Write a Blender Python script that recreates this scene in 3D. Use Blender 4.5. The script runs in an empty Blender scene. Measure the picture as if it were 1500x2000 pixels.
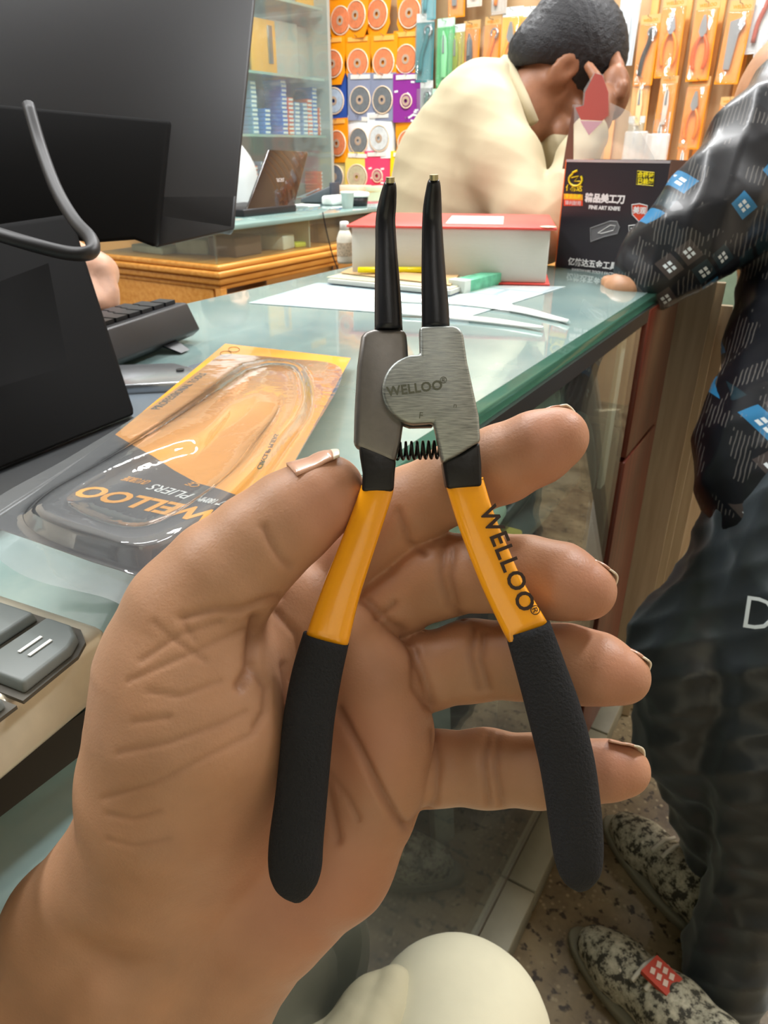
import bpy, bmesh, math, random
import numpy as np
from mathutils import Vector, Matrix, Euler
random.seed(7); rng = np.random.RandomState(7)
R = math.radians
# ---------------------------------------------------------------- camera
F = 1400.0; PITCH = R(27); YAW = R(31.5); CH = 1.10
fw = np.array([-math.sin(YAW)*math.cos(PITCH), math.cos(YAW)*math.cos(PITCH), -math.sin(PITCH)])
rt = np.array([math.cos(YAW), math.sin(YAW), 0.0]); up = np.cross(rt, fw)
CAM = np.array([0, 0, CH])
sc = bpy.context.scene; COL = sc.collection
cd = bpy.data.cameras.new('camera'); cam = bpy.data.objects.new('camera', cd); COL.objects.link(cam)
cam.matrix_world = Matrix(((rt[0], up[0], -fw[0], 0), (rt[1], up[1], -fw[1], 0), (rt[2], up[2], -fw[2], CH), (0, 0, 0, 1)))
cd.sensor_fit = 'VERTICAL'; cd.sensor_height = 24; cd.lens = 24*F/2000; cd.clip_start = 0.02
cd.dof.use_dof = True; cd.dof.focus_distance = 0.19; cd.dof.aperture_fstop = 34
sc.camera = cam
sc.cycles.transparent_max_bounces = 32
# ---------------------------------------------------------------- world, light, exposure
w = bpy.data.worlds.new('world'); sc.world = w; w.use_nodes = True
w.node_tree.nodes['Background'].inputs[0].default_value = (.9, .95, 1, 1); w.node_tree.nodes['Background'].inputs[1].default_value = .3
sc.view_settings.view_transform = 'Standard'; sc.view_settings.look = 'None'; sc.view_settings.gamma = 1
sc.view_settings.use_curve_mapping = False; sc.view_settings.exposure = 0.12
def lamp(name, loc, sx, sy, watts, color=(.97, .985, 1)):
    l = bpy.data.lights.new(name, 'AREA'); l.shape = 'RECTANGLE'; l.size = sx; l.size_y = sy; l.energy = watts; l.color = color
    o = bpy.data.objects.new(name, l); COL.objects.link(o); o.location = loc; return o
LAMPS = [((-1.05, 2.35, 2.62), 1.5, .16, 58), ((-1.05, 1.0, 2.62), .16, 1.2, 24), ((.55, 1.7, 2.62), .16, 1.2, 50),
         ((-1.5, -.1, 2.62), .16, 1.2, 32), ((.8, -.9, 2.62), 1.2, .16, 1.2)]
for i, (p, a, b, e) in enumerate(LAMPS): lamp('ceiling_lamp_light', p, a, b, e)
# ---------------------------------------------------------------- helpers
def ray(x, y): return fw+rt*(x-750)/F-up*(y-1000)/F
def atD(x, y, d): return CAM+ray(x, y)*d
def atZ(x, y, z): r = ray(x, y); return CAM+r*(z-CH)/r[2]
def atX(x, y, v): r = ray(x, y); return CAM+r*v/r[0]
def atY(x, y, v): r = ray(x, y); return CAM+r*v/r[1]
def c2w(v): v = np.asarray(v, float); return CAM+v[..., 0:1]*rt+v[..., 1:2]*up-v[..., 2:3]*fw   # camera axes -> world
def J(x, y, d, r=0): return (np.array([(x-750)/F*d, -(y-1000)/F*d, -d]), r*d/F)
def lin(h):
    if isinstance(h, str):
        h = h.lstrip('#'); h = [int(h[i:i+2], 16)/255 for i in (0, 2, 4)]
    return tuple((c/12.92 if c <= .04045 else ((c+.055)/1.055)**2.4) for c in h)+(1,)
class NT:
    def __init__(s, m): s.t = m.node_tree; s.b = s.t.nodes.get('Principled BSDF'); s.out = s.t.nodes.get('Material Output')
    def n(s, ty, **kw):
        x = s.t.nodes.new('ShaderNode'+ty)
        for k, v in kw.items():
            if k.startswith('i_'):
                k = k[2:]; k = int(k) if k.isdigit() else k.replace('_', ' ')
                if hasattr(v, 'is_output') or isinstance(v, bpy.types.NodeSocket): s.t.links.new(v, x.inputs[k])
                else: x.inputs[k].default_value = v
            else: setattr(x, k, v)
        return x
    def l(s, a, b): s.t.links.new(a, b)
    def m(s, op, a, b=0.0, c=0.0): return s.n('Math', operation=op, i_0=a, i_1=b, i_2=c).outputs[0]
    def mix(s, f, a, b):
        x = s.t.nodes.new('ShaderNodeMix'); x.data_type = 'RGBA'
        for k, v in ((0, f), (6, a), (7, b)):
            if isinstance(v, bpy.types.NodeSocket): s.l(v, x.inputs[k])
            else: x.inputs[k].default_value = v
        return x.outputs[2]
    def ramp(s, f, stops):
        x = s.t.nodes.new('ShaderNodeValToRGB'); s.l(f, x.inputs[0]); e = x.color_ramp.elements
        while len(e) < len(stops): e.new(.5)
        for q, (p, c) in zip(e, stops): q.position = p; q.color = c if len(c) == 4 else tuple(c)+(1,)
        return x.outputs[0]
    def noise(s, scale, detail=3, rough=.5, coord=None):
        c = coord or s.n('TexCoord').outputs['Object']
        return s.n('TexNoise', i_Vector=c, i_Scale=scale, i_Detail=detail, i_Roughness=rough).outputs[0]
    def bump(s, h, strength=.3, dist=.001):
        x = s.n('Bump', i_Strength=strength, i_Distance=dist, i_Height=h); s.l(x.outputs[0], s.b.inputs['Normal']); return x
MATS = {}
def mat(key, color='#808080', rough=.5, metal=0, var=0, vs=20, bump=0, bs=60, bd=.001, emit=0, coat=0, spec=.5):
    if key in MATS: return MATS[key]
    m = bpy.data.materials.new(key); m.use_nodes = True; t = NT(m); b = t.b; c = lin(color)
    b.inputs['Base Color'].default_value = c; b.inputs['Roughness'].default_value = rough; b.inputs['Metallic'].default_value = metal
    b.inputs['Coat Weight'].default_value = coat; b.inputs['Specular IOR Level'].default_value = spec
    if var:
        n = t.noise(vs, 4); lo = tuple(x*(1-var) for x in c[:3])+(1,); hi = tuple(min(1, x*(1+var)) for x in c[:3])+(1,)
        t.l(t.ramp(n, [(.3, lo), (.7, hi)]), b.inputs['Base Color'])
    if bump: t.bump(t.noise(bs, 4), bump, bd)
    if emit: b.inputs['Emission Color'].default_value = c; b.inputs['Emission Strength'].default_value = emit
    MATS[key] = m; return m
def film(key, tint='#ffffff', gloss=.12, milk=.04, rough=.05, refl=1.0, bump=0, bs=40, milkc='#f4f8f8'):
    """thin clear sheet: transparent with a fresnel gloss and a little milkiness"""
    if key in MATS: return MATS[key]
    m = bpy.data.materials.new(key); m.use_nodes = True; t = NT(m); t.t.nodes.remove(t.b)
    tr = t.n('BsdfTransparent', i_Color=lin(tint)); gl = t.n('BsdfGlossy', i_Roughness=rough); di = t.n('BsdfDiffuse', i_Color=lin(milkc))
    lw = t.n('LayerWeight', i_Blend=.5)
    if bump:
        bp = t.n('Bump', i_Strength=bump, i_Distance=.002, i_Height=t.noise(bs, 3)); t.l(bp.outputs[0], gl.inputs['Normal']); t.l(bp.outputs[0], lw.inputs['Normal'])
    a = t.n('MixShader', i_0=milk); t.l(tr.outputs[0], a.inputs[1]); t.l(di.outputs[0], a.inputs[2])
    sch = t.m('ADD', t.m('MULTIPLY', t.m('POWER', lw.outputs['Facing'], 5.0), .96), .04); f = t.m('MINIMUM', t.m('ADD', t.m('MULTIPLY', sch, refl), gloss*.1), .9)
    b = t.n('MixShader'); t.l(f, b.inputs[0]); t.l(a.outputs[0], b.inputs[1]); t.l(gl.outputs[0], b.inputs[2]); t.l(b.outputs[0], t.out.inputs[0])
    MATS[key] = m; return m
def tag(o, label=None, cat=None, group=None, kind=None):
    if label: o['label'] = label
    if cat: o['category'] = cat
    if group: o['group'] = group
    if kind: o['kind'] = kind
    return o
def pm(o):
    m = Matrix.Identity(4)
    while o: m = Matrix.LocRotScale(o.location, o.rotation_euler, o.scale) @ m; o = o.parent
    return m
def thing(name, label, cat, loc=(0, 0, 0), rot=(0, 0, 0), group=None):
    o = bpy.data.objects.new(name, None); COL.objects.link(o); o.location = [float(a) for a in loc]; o.rotation_euler = rot; o.empty_display_size = .02
    return tag(o, label, cat, group)
def mk(name, v, f, m, parent=None, world=False, smooth=False, loc=None, rot=None):
    me = bpy.data.meshes.new(name); v = np.asarray(v, float)
    if world and parent is not None:
        I = np.array(pm(parent).inverted()); v = v@I[:3, :3].T+I[:3, 3]
    elif world and loc is None and parent is None:                                        # origin at the object's base
        loc = np.array([(v[:, 0].min()+v[:, 0].max())/2, (v[:, 1].min()+v[:, 1].max())/2, v[:, 2].min()]); v = v-loc
    me.from_pydata(v.tolist(), [], [tuple(int(i) for i in q) for q in f]); me.validate()
    for q in (m if isinstance(m, (list, tuple)) else [m]): me.materials.append(q)
    if smooth: me.polygons.foreach_set('use_smooth', [True]*len(me.polygons))
    o = bpy.data.objects.new(name, me); COL.objects.link(o); o.parent = parent
    if loc is not None: o.location = [float(a) for a in loc]
    if rot is not None: o.rotation_euler = rot
    return o
def bevel(o, wd, seg=2, ang=30):
    b = o.modifiers.new('bevel', 'BEVEL'); b.width = wd; b.segments = seg; b.limit_method = 'ANGLE'; b.angle_limit = R(ang)
    o.data.polygons.foreach_set('use_smooth', [True]*len(o.data.polygons)); return o
def flip_ok(v, f): return f
BOXF = [(0, 3, 2, 1), (4, 5, 6, 7), (0, 1, 5, 4), (1, 2, 6, 5), (2, 3, 7, 6), (3, 0, 4, 7)]
def boxv(c, s):
    c = np.array(c, float); s = np.array(s, float)/2
    return [c+s*np.array(q) for q in ((-1, -1, -1), (1, -1, -1), (1, 1, -1), (-1, 1, -1), (-1, -1, 1), (1, -1, 1), (1, 1, 1), (-1, 1, 1))]
def box(name, c, s, m, parent=None, world=False, bv=0, rot=None, loc=None, seg=2):
    o = mk(name, boxv(c, s), BOXF, m, parent, world, rot=rot, loc=loc)
    if bv: bevel(o, bv, seg)
    return o
def prism(front, back):
    """solid between two matching outlines"""
    n = len(front); v = list(front)+list(back)
    f = [tuple(range(n)), tuple(range(2*n-1, n-1, -1))]+[(i, i+n, (i+1) % n+n, (i+1) % n) for i in range(n)]
    return v, f
def prism2(pts, y0, y1):    # outline in local xz, facing -y
    return prism([(x, y0, z) for x, z in pts], [(x, y1, z) for x, z in pts])
def fixn(o):
    bm = bmesh.new(); bm.from_mesh(o.data); bmesh.ops.recalc_face_normals(bm, faces=bm.faces); bm.to_mesh(o.data); bm.free(); return o
def tube(path, rad, n=12, caps=True, flat=None, closed=False):
    P = np.array(path, float); k = len(P); rad = np.broadcast_to(np.array(rad, float), (k,)) if np.ndim(rad) < 2 else np.array(rad)
    T = np.gradient(P, axis=0); T /= np.linalg.norm(T, axis=1)[:, None]+1e-12
    u = np.cross(T[0], [0.3, .2, 1.0]); u /= np.linalg.norm(u); V = []
    for i in range(k):
        u = u-T[i]*(u@T[i]); u /= np.linalg.norm(u); w_ = np.cross(T[i], u)
        for j in range(n):
            a = 2*math.pi*j/n; V.append(P[i]+rad[i]*(math.cos(a)*u+math.sin(a)*w_))
    Fc = [(i*n+j, i*n+(j+1) % n, (i+1)*n+(j+1) % n, (i+1)*n+j) for i in range(k-1) for j in range(n)]
    if caps: Fc += [tuple(range(n-1, -1, -1)), tuple(range((k-1)*n, k*n))]
    return V, Fc
def lathe(prof, n=24, c=(0, 0, 0)):
    V = []; k = len(prof)
    for r, z in prof:
        for j in range(n):
            a = 2*math.pi*j/n; V.append((c[0]+r*math.cos(a), c[1]+r*math.sin(a), c[2]+z))
    Fc = [(i*n+j, i*n+(j+1) % n, (i+1)*n+(j+1) % n, (i+1)*n+j) for i in range(k-1) for j in range(n)]
    Fc += [tuple(range(n-1, -1, -1)), tuple(range((k-1)*n, k*n))]
    return V, Fc
def merge(*vf):
    V = []; Fc = []
    for v, f in vf: o = len(V); V += list(v); Fc += [tuple(i+o for i in q) for q in f]
    return V, Fc
def spline(pts, n):
    P = np.array(pts, float); k = len(P); Q = np.vstack([2*P[0]-P[1], P, 2*P[-1]-P[-2]]); out = []
    for i in np.linspace(0, k-1-1e-9, n):
        a = int(i); t = i-a; p0, p1, p2, p3 = Q[a], Q[a+1], Q[a+2], Q[a+3]
        out.append(.5*((2*p1)+(p2-p0)*t+(2*p0-5*p1+4*p2-p3)*t*t+(3*p1-p0-3*p2+p3)*t**3))
    return np.array(out)
_tx = {}
def text_mesh(s, size, ex=0.0002, bold=0, shear=0, spacing=1.0):
    k = (s, size, ex, bold, shear, spacing)
    if k in _tx: return _tx[k]
    cu = bpy.data.curves.new('t', 'FONT'); cu.body = s; cu.size = size; cu.extrude = ex; cu.align_x = 'CENTER'; cu.align_y = 'CENTER'; cu.offset = bold; cu.shear = shear
    cu.resolution_u = 3; cu.space_character = spacing
    o = bpy.data.objects.new('t', cu); COL.objects.link(o); dg = bpy.context.evaluated_depsgraph_get(); dg.update()
    me = bpy.data.meshes.new_from_object(o.evaluated_get(dg)); bpy.data.objects.remove(o)
    v = np.array([tuple(q.co) for q in me.vertices]) if len(me.vertices) else np.zeros((0, 3)); f = [tuple(p.vertices) for p in me.polygons]
    bpy.data.meshes.remove(me); _tx[k] = (v, f); return v, f
def text(s, size, o, xa, ya, m, parent=None, name='lettering', warp=None, **kw):
    """flat print at world/local origin o with x axis xa and y axis ya"""
    v, f = text_mesh(s, size, **kw); xa = np.array(xa, float); xa /= np.linalg.norm(xa); ya = np.array(ya, float); ya = ya-xa*(ya@xa); ya /= np.linalg.norm(ya)
    V = np.array(o, float)+v[:, :1]*xa+v[:, 1:2]*ya+v[:, 2:3]*np.cross(xa, ya)
    if warp: V = warp(V)
    return mk(name, V, f, m, parent, world=True)
def copyobj(o, parent=None, loc=None, rot=None, label=None):
    c = o.copy(); COL.objects.link(c); c.parent = parent
    for ch in [x for x in KIDS.get(o.name, [])]: copyobj(ch, c)
    if loc is not None: c.location = [float(a) for a in loc]
    if rot is not None: c.rotation_euler = rot
    if label: c['label'] = label
    return c
KIDS = {}
def regkids():
    KIDS.clear()
    for o in bpy.data.objects:
        if o.parent: KIDS.setdefault(o.parent.name, []).append(o)
# ---------------------------------------------------------------- implicit surfaces for bodies
class Sdf:
    def __init__(s, lo, hi, h):
        s.lo = np.array(lo, float); s.h = h; s.n = np.ceil((np.array(hi)-s.lo)/h).astype(int)+1
        s.F = np.ones(s.n, np.float32); s.ax = [(s.lo[i]+h*np.arange(s.n[i])).astype(np.float32) for i in range(3)]
    def sub(s, lo, hi):
        a = np.clip(np.floor((lo-s.lo)/s.h).astype(int), 0, s.n); b = np.clip(np.ceil((hi-s.lo)/s.h).astype(int)+1, 0, s.n)
        sl = tuple(slice(a[i], b[i]) for i in range(3))
        return sl, s.ax[0][sl[0]][:, None, None], s.ax[1][sl[1]][None, :, None], s.ax[2][sl[2]][None, None, :]
    def put(s, sl, d, k, cut=False):
        A = s.F[sl]
        if A.size == 0: return
        if cut: s.F[sl] = np.maximum(A, -d); return
        if k <= 0: s.F[sl] = np.minimum(A, d); return
        hh = np.clip(.5+.5*(d-A)/k, 0, 1); s.F[sl] = A*hh+d*(1-hh)-k*hh*(1-hh)
    def cap(s, a, b, ra, rb, k=.004, cut=False):
        a = np.array(a, float); b = np.array(b, float); mg = max(ra, rb)+k+4*s.h
        sl, X, Y, Z = s.sub(np.minimum(a, b)-mg, np.maximum(a, b)+mg); ba = b-a; L = ba@ba+1e-12
        t = np.clip(((X-a[0])*ba[0]+(Y-a[1])*ba[1]+(Z-a[2])*ba[2])/L, 0, 1)
        d = np.sqrt((X-a[0]-ba[0]*t)**2+(Y-a[1]-ba[1]*t)**2+(Z-a[2]-ba[2]*t)**2)-(ra+(rb-ra)*t); s.put(sl, d.astype(np.float32), k, cut)
    def chain(s, pts, k=.004):
        for (a, ra), (b, rb) in zip(pts[:-1], pts[1:]): s.cap(a, b, ra, rb, k)
    def ell(s, c, r, ax=None, k=.004, cut=False):
        c = np.array(c, float); r = np.array(r, float); A = np.eye(3) if ax is None else np.array(ax, float); mg = r.max()+k+4*s.h
        sl, X, Y, Z = s.sub(c-mg, c+mg); q = [(X-c[0])*A[i][0]+(Y-c[1])*A[i][1]+(Z-c[2])*A[i][2] for i in range(3)]
        k0 = np.sqrt(sum((q[i]/r[i])**2 for i in range(3))); k1 = np.sqrt(sum((q[i]/r[i]**2)**2 for i in range(3)))+1e-9
        s.put(sl, (k0*(k0-1)/k1).astype(np.float32), k, cut)
    def union(s, o, k):
        d = o.F; A = s.F; hh = np.clip(.5+.5*(d-A)/k, 0, 1); s.F = A*hh+d*(1-hh)-k*hh*(1-hh)
    def mesh(s):
        Fv = s.F; I = Fv < 0; n = np.array(Fv.shape)-1
        cnt = np.zeros(n, np.int8)
        for dx in (0, 1):
            for dy in (0, 1):
                for dz in (0, 1): cnt += I[dx:n[0]+dx, dy:n[1]+dy, dz:n[2]+dz]
        act = (cnt > 0) & (cnt < 8); idx = np.argwhere(act); m = len(idx); num = np.full(n, -1, np.int64); num[act] = np.arange(m)
        acc = np.zeros((m, 3)); c = np.zeros(m)
        cor = [(a, b, d) for a in (0, 1) for b in (0, 1) for d in (0, 1)]
        for A in cor:
            for ax in range(3):
                if A[ax]: continue
                B = list(A); B[ax] = 1
                fa = Fv[tuple((idx+A).T)]; fb = Fv[tuple((idx+B).T)]; x = (fa < 0) != (fb < 0); t = np.where(x, fa/np.where(x, fa-fb, 1), 0)
                p = np.tile(np.array(A, float), (m, 1)); p[:, ax] += t; acc += p*x[:, None]; c += x
        V = s.lo+s.h*(idx+acc/c[:, None]); Q = []
        for ax in range(3):
            u, v = (ax+1) % 3, (ax+2) % 3; a = [slice(None)]*3; b = [slice(None)]*3; a[ax] = slice(0, -1); b[ax] = slice(1, None)
            Ia, Ib = I[tuple(a)], I[tuple(b)]; e = np.argwhere(Ia != Ib); e = e[(e[:, u] > 0) & (e[:, v] > 0) & (e[:, u] < n[u]) & (e[:, v] < n[v])]
            ins = Ia[tuple(e.T)]; du = np.zeros(3, int); du[u] = 1; dv = np.zeros(3, int); dv[v] = 1
            q = np.stack([num[tuple((e-du-dv).T)], num[tuple((e-dv).T)], num[tuple(e.T)], num[tuple((e-du).T)]], 1)
            q[~ins] = q[~ins][:, ::-1]; Q.append(q)
        return V, np.vstack(Q)
def fastmesh(name, V, Q, m, parent=None, smooth=True):
    me = bpy.data.meshes.new(name)
    if parent is not None: I_ = np.array(pm(parent).inverted()); V = V@I_[:3, :3].T+I_[:3, 3]; loc = None
    else: loc = np.array([V[:, 0].mean(), V[:, 1].mean(), V[:, 2].min()]); V = V-loc
    me.vertices.add(len(V)); me.vertices.foreach_set('co', V.astype(np.float32).ravel())
    me.loops.add(Q.size); me.loops.foreach_set('vertex_index', Q.astype(np.int32).ravel())
    me.polygons.add(len(Q)); me.polygons.foreach_set('loop_start', np.arange(0, Q.size, 4, dtype=np.int32)); me.polygons.foreach_set('loop_total', np.full(len(Q), 4, np.int32))
    me.update(calc_edges=True); me.polygons.foreach_set('use_smooth', np.ones(len(Q), bool)); me.materials.append(m)
    o = bpy.data.objects.new(name, me); COL.objects.link(o); o.parent = parent
    if loc is not None: o.location = [float(a) for a in loc]
    return o
def relax(V, Q, it=2, f=.5):
    n = len(V); E = np.vstack([Q[:, [0, 1]], Q[:, [1, 2]], Q[:, [2, 3]], Q[:, [3, 0]]]); deg = np.bincount(E.ravel(), minlength=n)[:, None]
    for _ in range(it):
        for s_ in (f, -f*1.03):
            A = np.stack([np.bincount(E[:, 0], V[E[:, 1], i], n)+np.bincount(E[:, 1], V[E[:, 0], i], n) for i in range(3)], 1)/np.maximum(deg, 1); V = V+s_*(A-V)
    return V
def vnorm(V, Q):
    N = np.cross(V[Q[:, 2]]-V[Q[:, 0]], V[Q[:, 3]]-V[Q[:, 1]]); out = np.zeros_like(V)
    for i in range(4):
        for a in range(3): out[:, a] += np.bincount(Q[:, i], N[:, a], len(V))
    return out/(np.linalg.norm(out, axis=1)[:, None]+1e-12)
def proj(V):   # camera axes -> photo coordinates
    return np.stack([750+F*V[:, 0]/-V[:, 2], 1000-F*V[:, 1]/-V[:, 2]], 1)
def seg_dist(P, line):
    d = np.full(len(P), 1e9); L = np.array(line, float)
    for a, b in zip(L[:-1], L[1:]):
        ba = b-a; t = np.clip(((P-a)@ba)/(ba@ba+1e-9), 0, 1); d = np.minimum(d, np.linalg.norm(P-a-t[:, None]*ba, axis=1))
    return d
# ---------------------------------------------------------------- materials
ORANGE = mat('orange_card', '#f7980c', .45, var=.06, vs=40); WHITE = mat('white_plastic', '#eef2ee', .4); BLACKP = mat('black_plastic', '#1b1c20', .45, bump=.15, bs=900, bd=.0003)
CLEAR = film('clear_blister', gloss=.3, milk=.05, rough=.04, refl=1.6, bump=.3, bs=60)
GLASS = film('green_glass_pane', '#f6fbf8', gloss=.1, milk=.02, rough=.01, refl=1.0)
WOOD = mat('honey_wood', '#d08c3c', .4, var=.12, vs=12); WOODL = mat('light_wood', '#d9a05a', .45, var=.1, vs=10)
def woodmat(key, a, b, sc_=(1, 1, 12), rough=.4):
    m = mat(key, a, rough); t = NT(m); mp = t.n('Mapping', i_Vector=t.n('TexCoord').outputs['Object'], i_Scale=sc_)
    t.l(t.ramp(t.n('TexNoise', i_Vector=mp.outputs[0], i_Scale=6, i_Detail=6).outputs[0], [(.3, lin(a)), (.7, lin(b))]), t.b.inputs['Base Color']); return m
HWOOD = woodmat('varnished_teak', '#c8822e', '#dda050', (12, 1.5, 14), .35); DWOOD = woodmat('red_brown_wood', '#5a2418', '#7d3826', (14, 14, 1), .35)
PLY = woodmat('plywood', '#b5a184', '#cbbb9e', (14, 14, 1), .6)
# terrazzo floor
FLOORM = mat('terrazzo', '#6f6148', .45); t = NT(FLOORM); n1 = t.noise(8, 5, .6); n2 = t.n('TexVoronoi', i_Vector=t.n('TexCoord').outputs['Object'], i_Scale=75).outputs['Distance']; n3 = t.noise(60, 2)
base = t.ramp(n1, [(.3, lin('#4c3d2a')), (.48, lin('#75654a')), (.62, lin('#8c7c5e')), (.75, lin('#6e6448'))])
chips = t.ramp(n3, [(.40, (0, 0, 0)), (.45, (1, 1, 1))]); t.l(t.mix(t.ramp(n3, [(.34, (1, 1, 1)), (.42, (0, 0, 0))]), t.mix(t.ramp(n2, [(.1, (1, 1, 1)), (.3, (0, 0, 0))]), base, lin('#9c8d6e')), lin('#352a1c')), t.b.inputs['Base Color'])
t.bump(n3, .15, .001)
PAINT = mat('cream_wall_paint', '#d9cfbd', .8, var=.05, vs=3); CEILM = mat('white_ceiling_paint', '#e6e6e2', .85)
# ---------------------------------------------------------------- room
S = lambda o: tag(o, kind='structure')
S(box('floor', (-.5, .6, -.05), (5, 6, .1), FLOORM)); S(box('ceiling', (-.5, .6, 2.75), (5, 6, .1), CEILM))
S(box('wall_back', (-.5, 3.45, 1.35), (5, .1, 2.7), mat('wall_panel', '#b79a72', .7, var=.08, vs=5))); S(box('wall_left', (-2.85, .6, 1.35), (.1, 5.6, 2.7), PAINT))
S(box('wall_right', (1.85, .6, 1.35), (.1, 5.6, 2.7), PAINT)); S(box('wall_front', (-.5, -2.15, 1.35), (4.6, .1, 2.7), mat('bounce_cut_front', '#5a5650', .8)))  # unseen front wall, tone darkened to cut bounce light on the hand
for i, (p, a, b, e) in enumerate(LAMPS):
    tl = thing('ceiling_light', ['long ceiling tube light in front of the back wall', 'ceiling tube light above the back counter end', 'ceiling tube light above the customer aisle', 'ceiling tube light over the cashier side', 'ceiling tube light behind the seated customer'][i], 'lamp', (p[0], p[1], 2.66), group=None)
    box('housing', (0, 0, .02), (a+.05, b+.05, .04), WHITE, tl, bv=.004); box('diffuser', (0, 0, -.008), (a, b, .014), mat('lamp_diffuser', '#fff8ec', .5, emit=6), tl, bv=.003)
# ---------------------------------------------------------------- main glass counter
CT = .92; XF, XB, Y0, Y1 = -.21, -.71, -.45, 1.24
mc = thing('glass_counter', 'glass shop counter with pale topped glass and red brown end posts, nearest the camera', 'counter', ((XF+XB)/2, .4, 0))
GEDGE = mat('green_glass_edge', '#5f9580', .12, coat=.5)
TOPM = mat('glass_over_pale_liner', '#a4c0c0', .07, coat=1, spec=1.0); t = NT(TOPM); n = t.noise(2.2, 4); n2 = t.noise(9, 5, .7)
t.l(t.mix(t.ramp(n2, [(.45, (0, 0, 0)), (.7, (.5, .5, .5))]), t.ramp(n, [(.35, lin('#8fadb2')), (.55, lin('#b4cdc8')), (.7, lin('#c6d6c8'))]), lin('#d8e4da')), t.b.inputs['Base Color'])
def thin(m, f, tint):
    t = NT(m); x = t.n('MixShader', i_0=f); tr = t.n('BsdfTransparent', i_Color=lin(tint)); t.l(t.b.outputs[0], x.inputs[1]); t.l(tr.outputs[0], x.inputs[2]); t.l(x.outputs[0], t.out.inputs[0])
thin(TOPM, .30, '#ffffff'); thin(GEDGE, .6, '#d8f0e4')
t.l(t.ramp(t.noise(30, 4), [(.4, (.05, .05, .05)), (.7, (.16, .16, .16))]), t.b.inputs['Roughness'])
def L(v, parent): return v
box('glass_top', ((XF+XB)/2, (Y0+Y1)/2, CT-.006), (XB-XF and .5, Y1-Y0, .012), GEDGE, mc, True, bv=.0015)
box('liner', ((XF+XB)/2-.005, (Y0+Y1)/2, CT+.0002), (.486, Y1-Y0-.02, .0006), TOPM, mc, True)
box('top_rail', (XF-.004, (Y0+Y1)/2, CT-.022), (.012, Y1-Y0, .018), mat('dark_rail', '#1d1c1b', .4), mc, True)
tag(box('glass_front', (XF-.002, (Y0+1.015)/2, .52), (.005, 1.015-Y0-.04, .76), GLASS, mc, True))
for yy in (Y1-.022, Y0+.022): box('post', (XF-.02, yy, .5), (.04, .044, .86), DWOOD, mc, True, bv=.003); box('post', (XB+.02, yy, .5), (.04, .044, .86), DWOOD, mc, True, bv=.003)
box('back_panel', (XB+.006, (Y0+Y1)/2, .5), (.012, Y1-Y0-.09, .82), mat('dark_back', '#4b4338', .6, var=.2, vs=8), mc, True)
for z0, z1 in ((.09, .66), (.675, .90)): box('end_panel', ((XF+XB)/2, Y1-.01, (z0+z1)/2), (.42, .016, z1-z0), DWOOD, mc, True, bv=.002)
box('end_panel', ((XF+XB)/2, Y0+.01, .5), (.42, .016, .82), DWOOD, mc, True)
for z0, z1 in ((.09, .683), (.69, .905)): box('front_panel', (XF-.004, 1.118, (z0+z1)/2), (.014, .195, z1-z0), DWOOD, mc, True, bv=.002)
box('shelf', (-.48, (Y0+Y1)/2, .66), (.44, Y1-Y0-.1, .008), film('shelf_glass', '#d2e6dc', milk=.1), mc, True)
box('case_bottom', ((XF+XB)/2, (Y0+Y1)/2, .09), (.48, Y1-Y0-.01, .02), mat('case_floor', '#4a4236', .6, var=.3, vs=9), mc, True)
box('plinth', ((XF+XB)/2-.01, (Y0+Y1)/2, .04), (.46, Y1-Y0-.02, .08), mat('plinth', '#3c352c', .6), mc, True)
yy = Y0
while yy < Y1-.02:                                                     # pale tiles of the kerb in front of the plinth
    box('kerb_tile', (XF+.005, yy+.1, .028), (.05, .196, .052), mat('kerb_tile', '#8f8b78', .5, var=.15, vs=15), mc, True, bv=.002); yy += .2
# white paper under the glass near the ledger
def quad_sheet(name, pts, z, th, m, label, cat, parent=None):
    P = [atZ(x, y, z) for x, y in pts]; a = [p+np.array([0, 0, th]) for p in P]; v, f = prism(a[::-1], P[::-1]); o = mk(name, v, f, m, parent, True); fixn(o)
    return tag(o, label, cat) if label else o
PAPERM = mat('printed_sheet', '#dfece8', .25, coat=.6); t = NT(PAPERM); br = t.n('TexBrick', i_Vector=t.n('TexCoord').outputs['Object'], i_Scale=5.0, i_Color1=lin('#dfece8'), i_Color2=lin('#cfe0e2'), i_Mortar=lin('#b9d0d8')); t.l(br.outputs[0], t.b.inputs['Base Color'])
quad_sheet('paper_sheet', [(485, 592), (905, 622), (1105, 560), (620, 553)], CT+.001, .0004, PAPERM, 'white printed paper sheet lying on the counter before the ledger', 'paper')
STREAKW = mat('white_highlight', '#f4f8f6', .12, coat=1)  # white strips laid as painted highlights for the reflection streaks on the glass
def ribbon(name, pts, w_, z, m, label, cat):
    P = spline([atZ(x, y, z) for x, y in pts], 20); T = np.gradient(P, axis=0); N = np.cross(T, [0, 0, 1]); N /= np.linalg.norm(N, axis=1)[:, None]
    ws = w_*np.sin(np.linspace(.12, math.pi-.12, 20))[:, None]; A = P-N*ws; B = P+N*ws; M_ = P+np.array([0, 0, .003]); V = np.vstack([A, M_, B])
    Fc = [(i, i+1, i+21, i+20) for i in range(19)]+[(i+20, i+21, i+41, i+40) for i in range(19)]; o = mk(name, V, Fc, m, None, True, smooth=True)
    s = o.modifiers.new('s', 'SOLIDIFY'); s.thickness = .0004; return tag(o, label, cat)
ribbon('highlight_strip', [(760, 588), (900, 590), (1010, 603), (1110, 630)], .02, CT+.003, STREAKW, 'white strip painting a bright streak on the counter right of the jaws, upper one', 'film')
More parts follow.
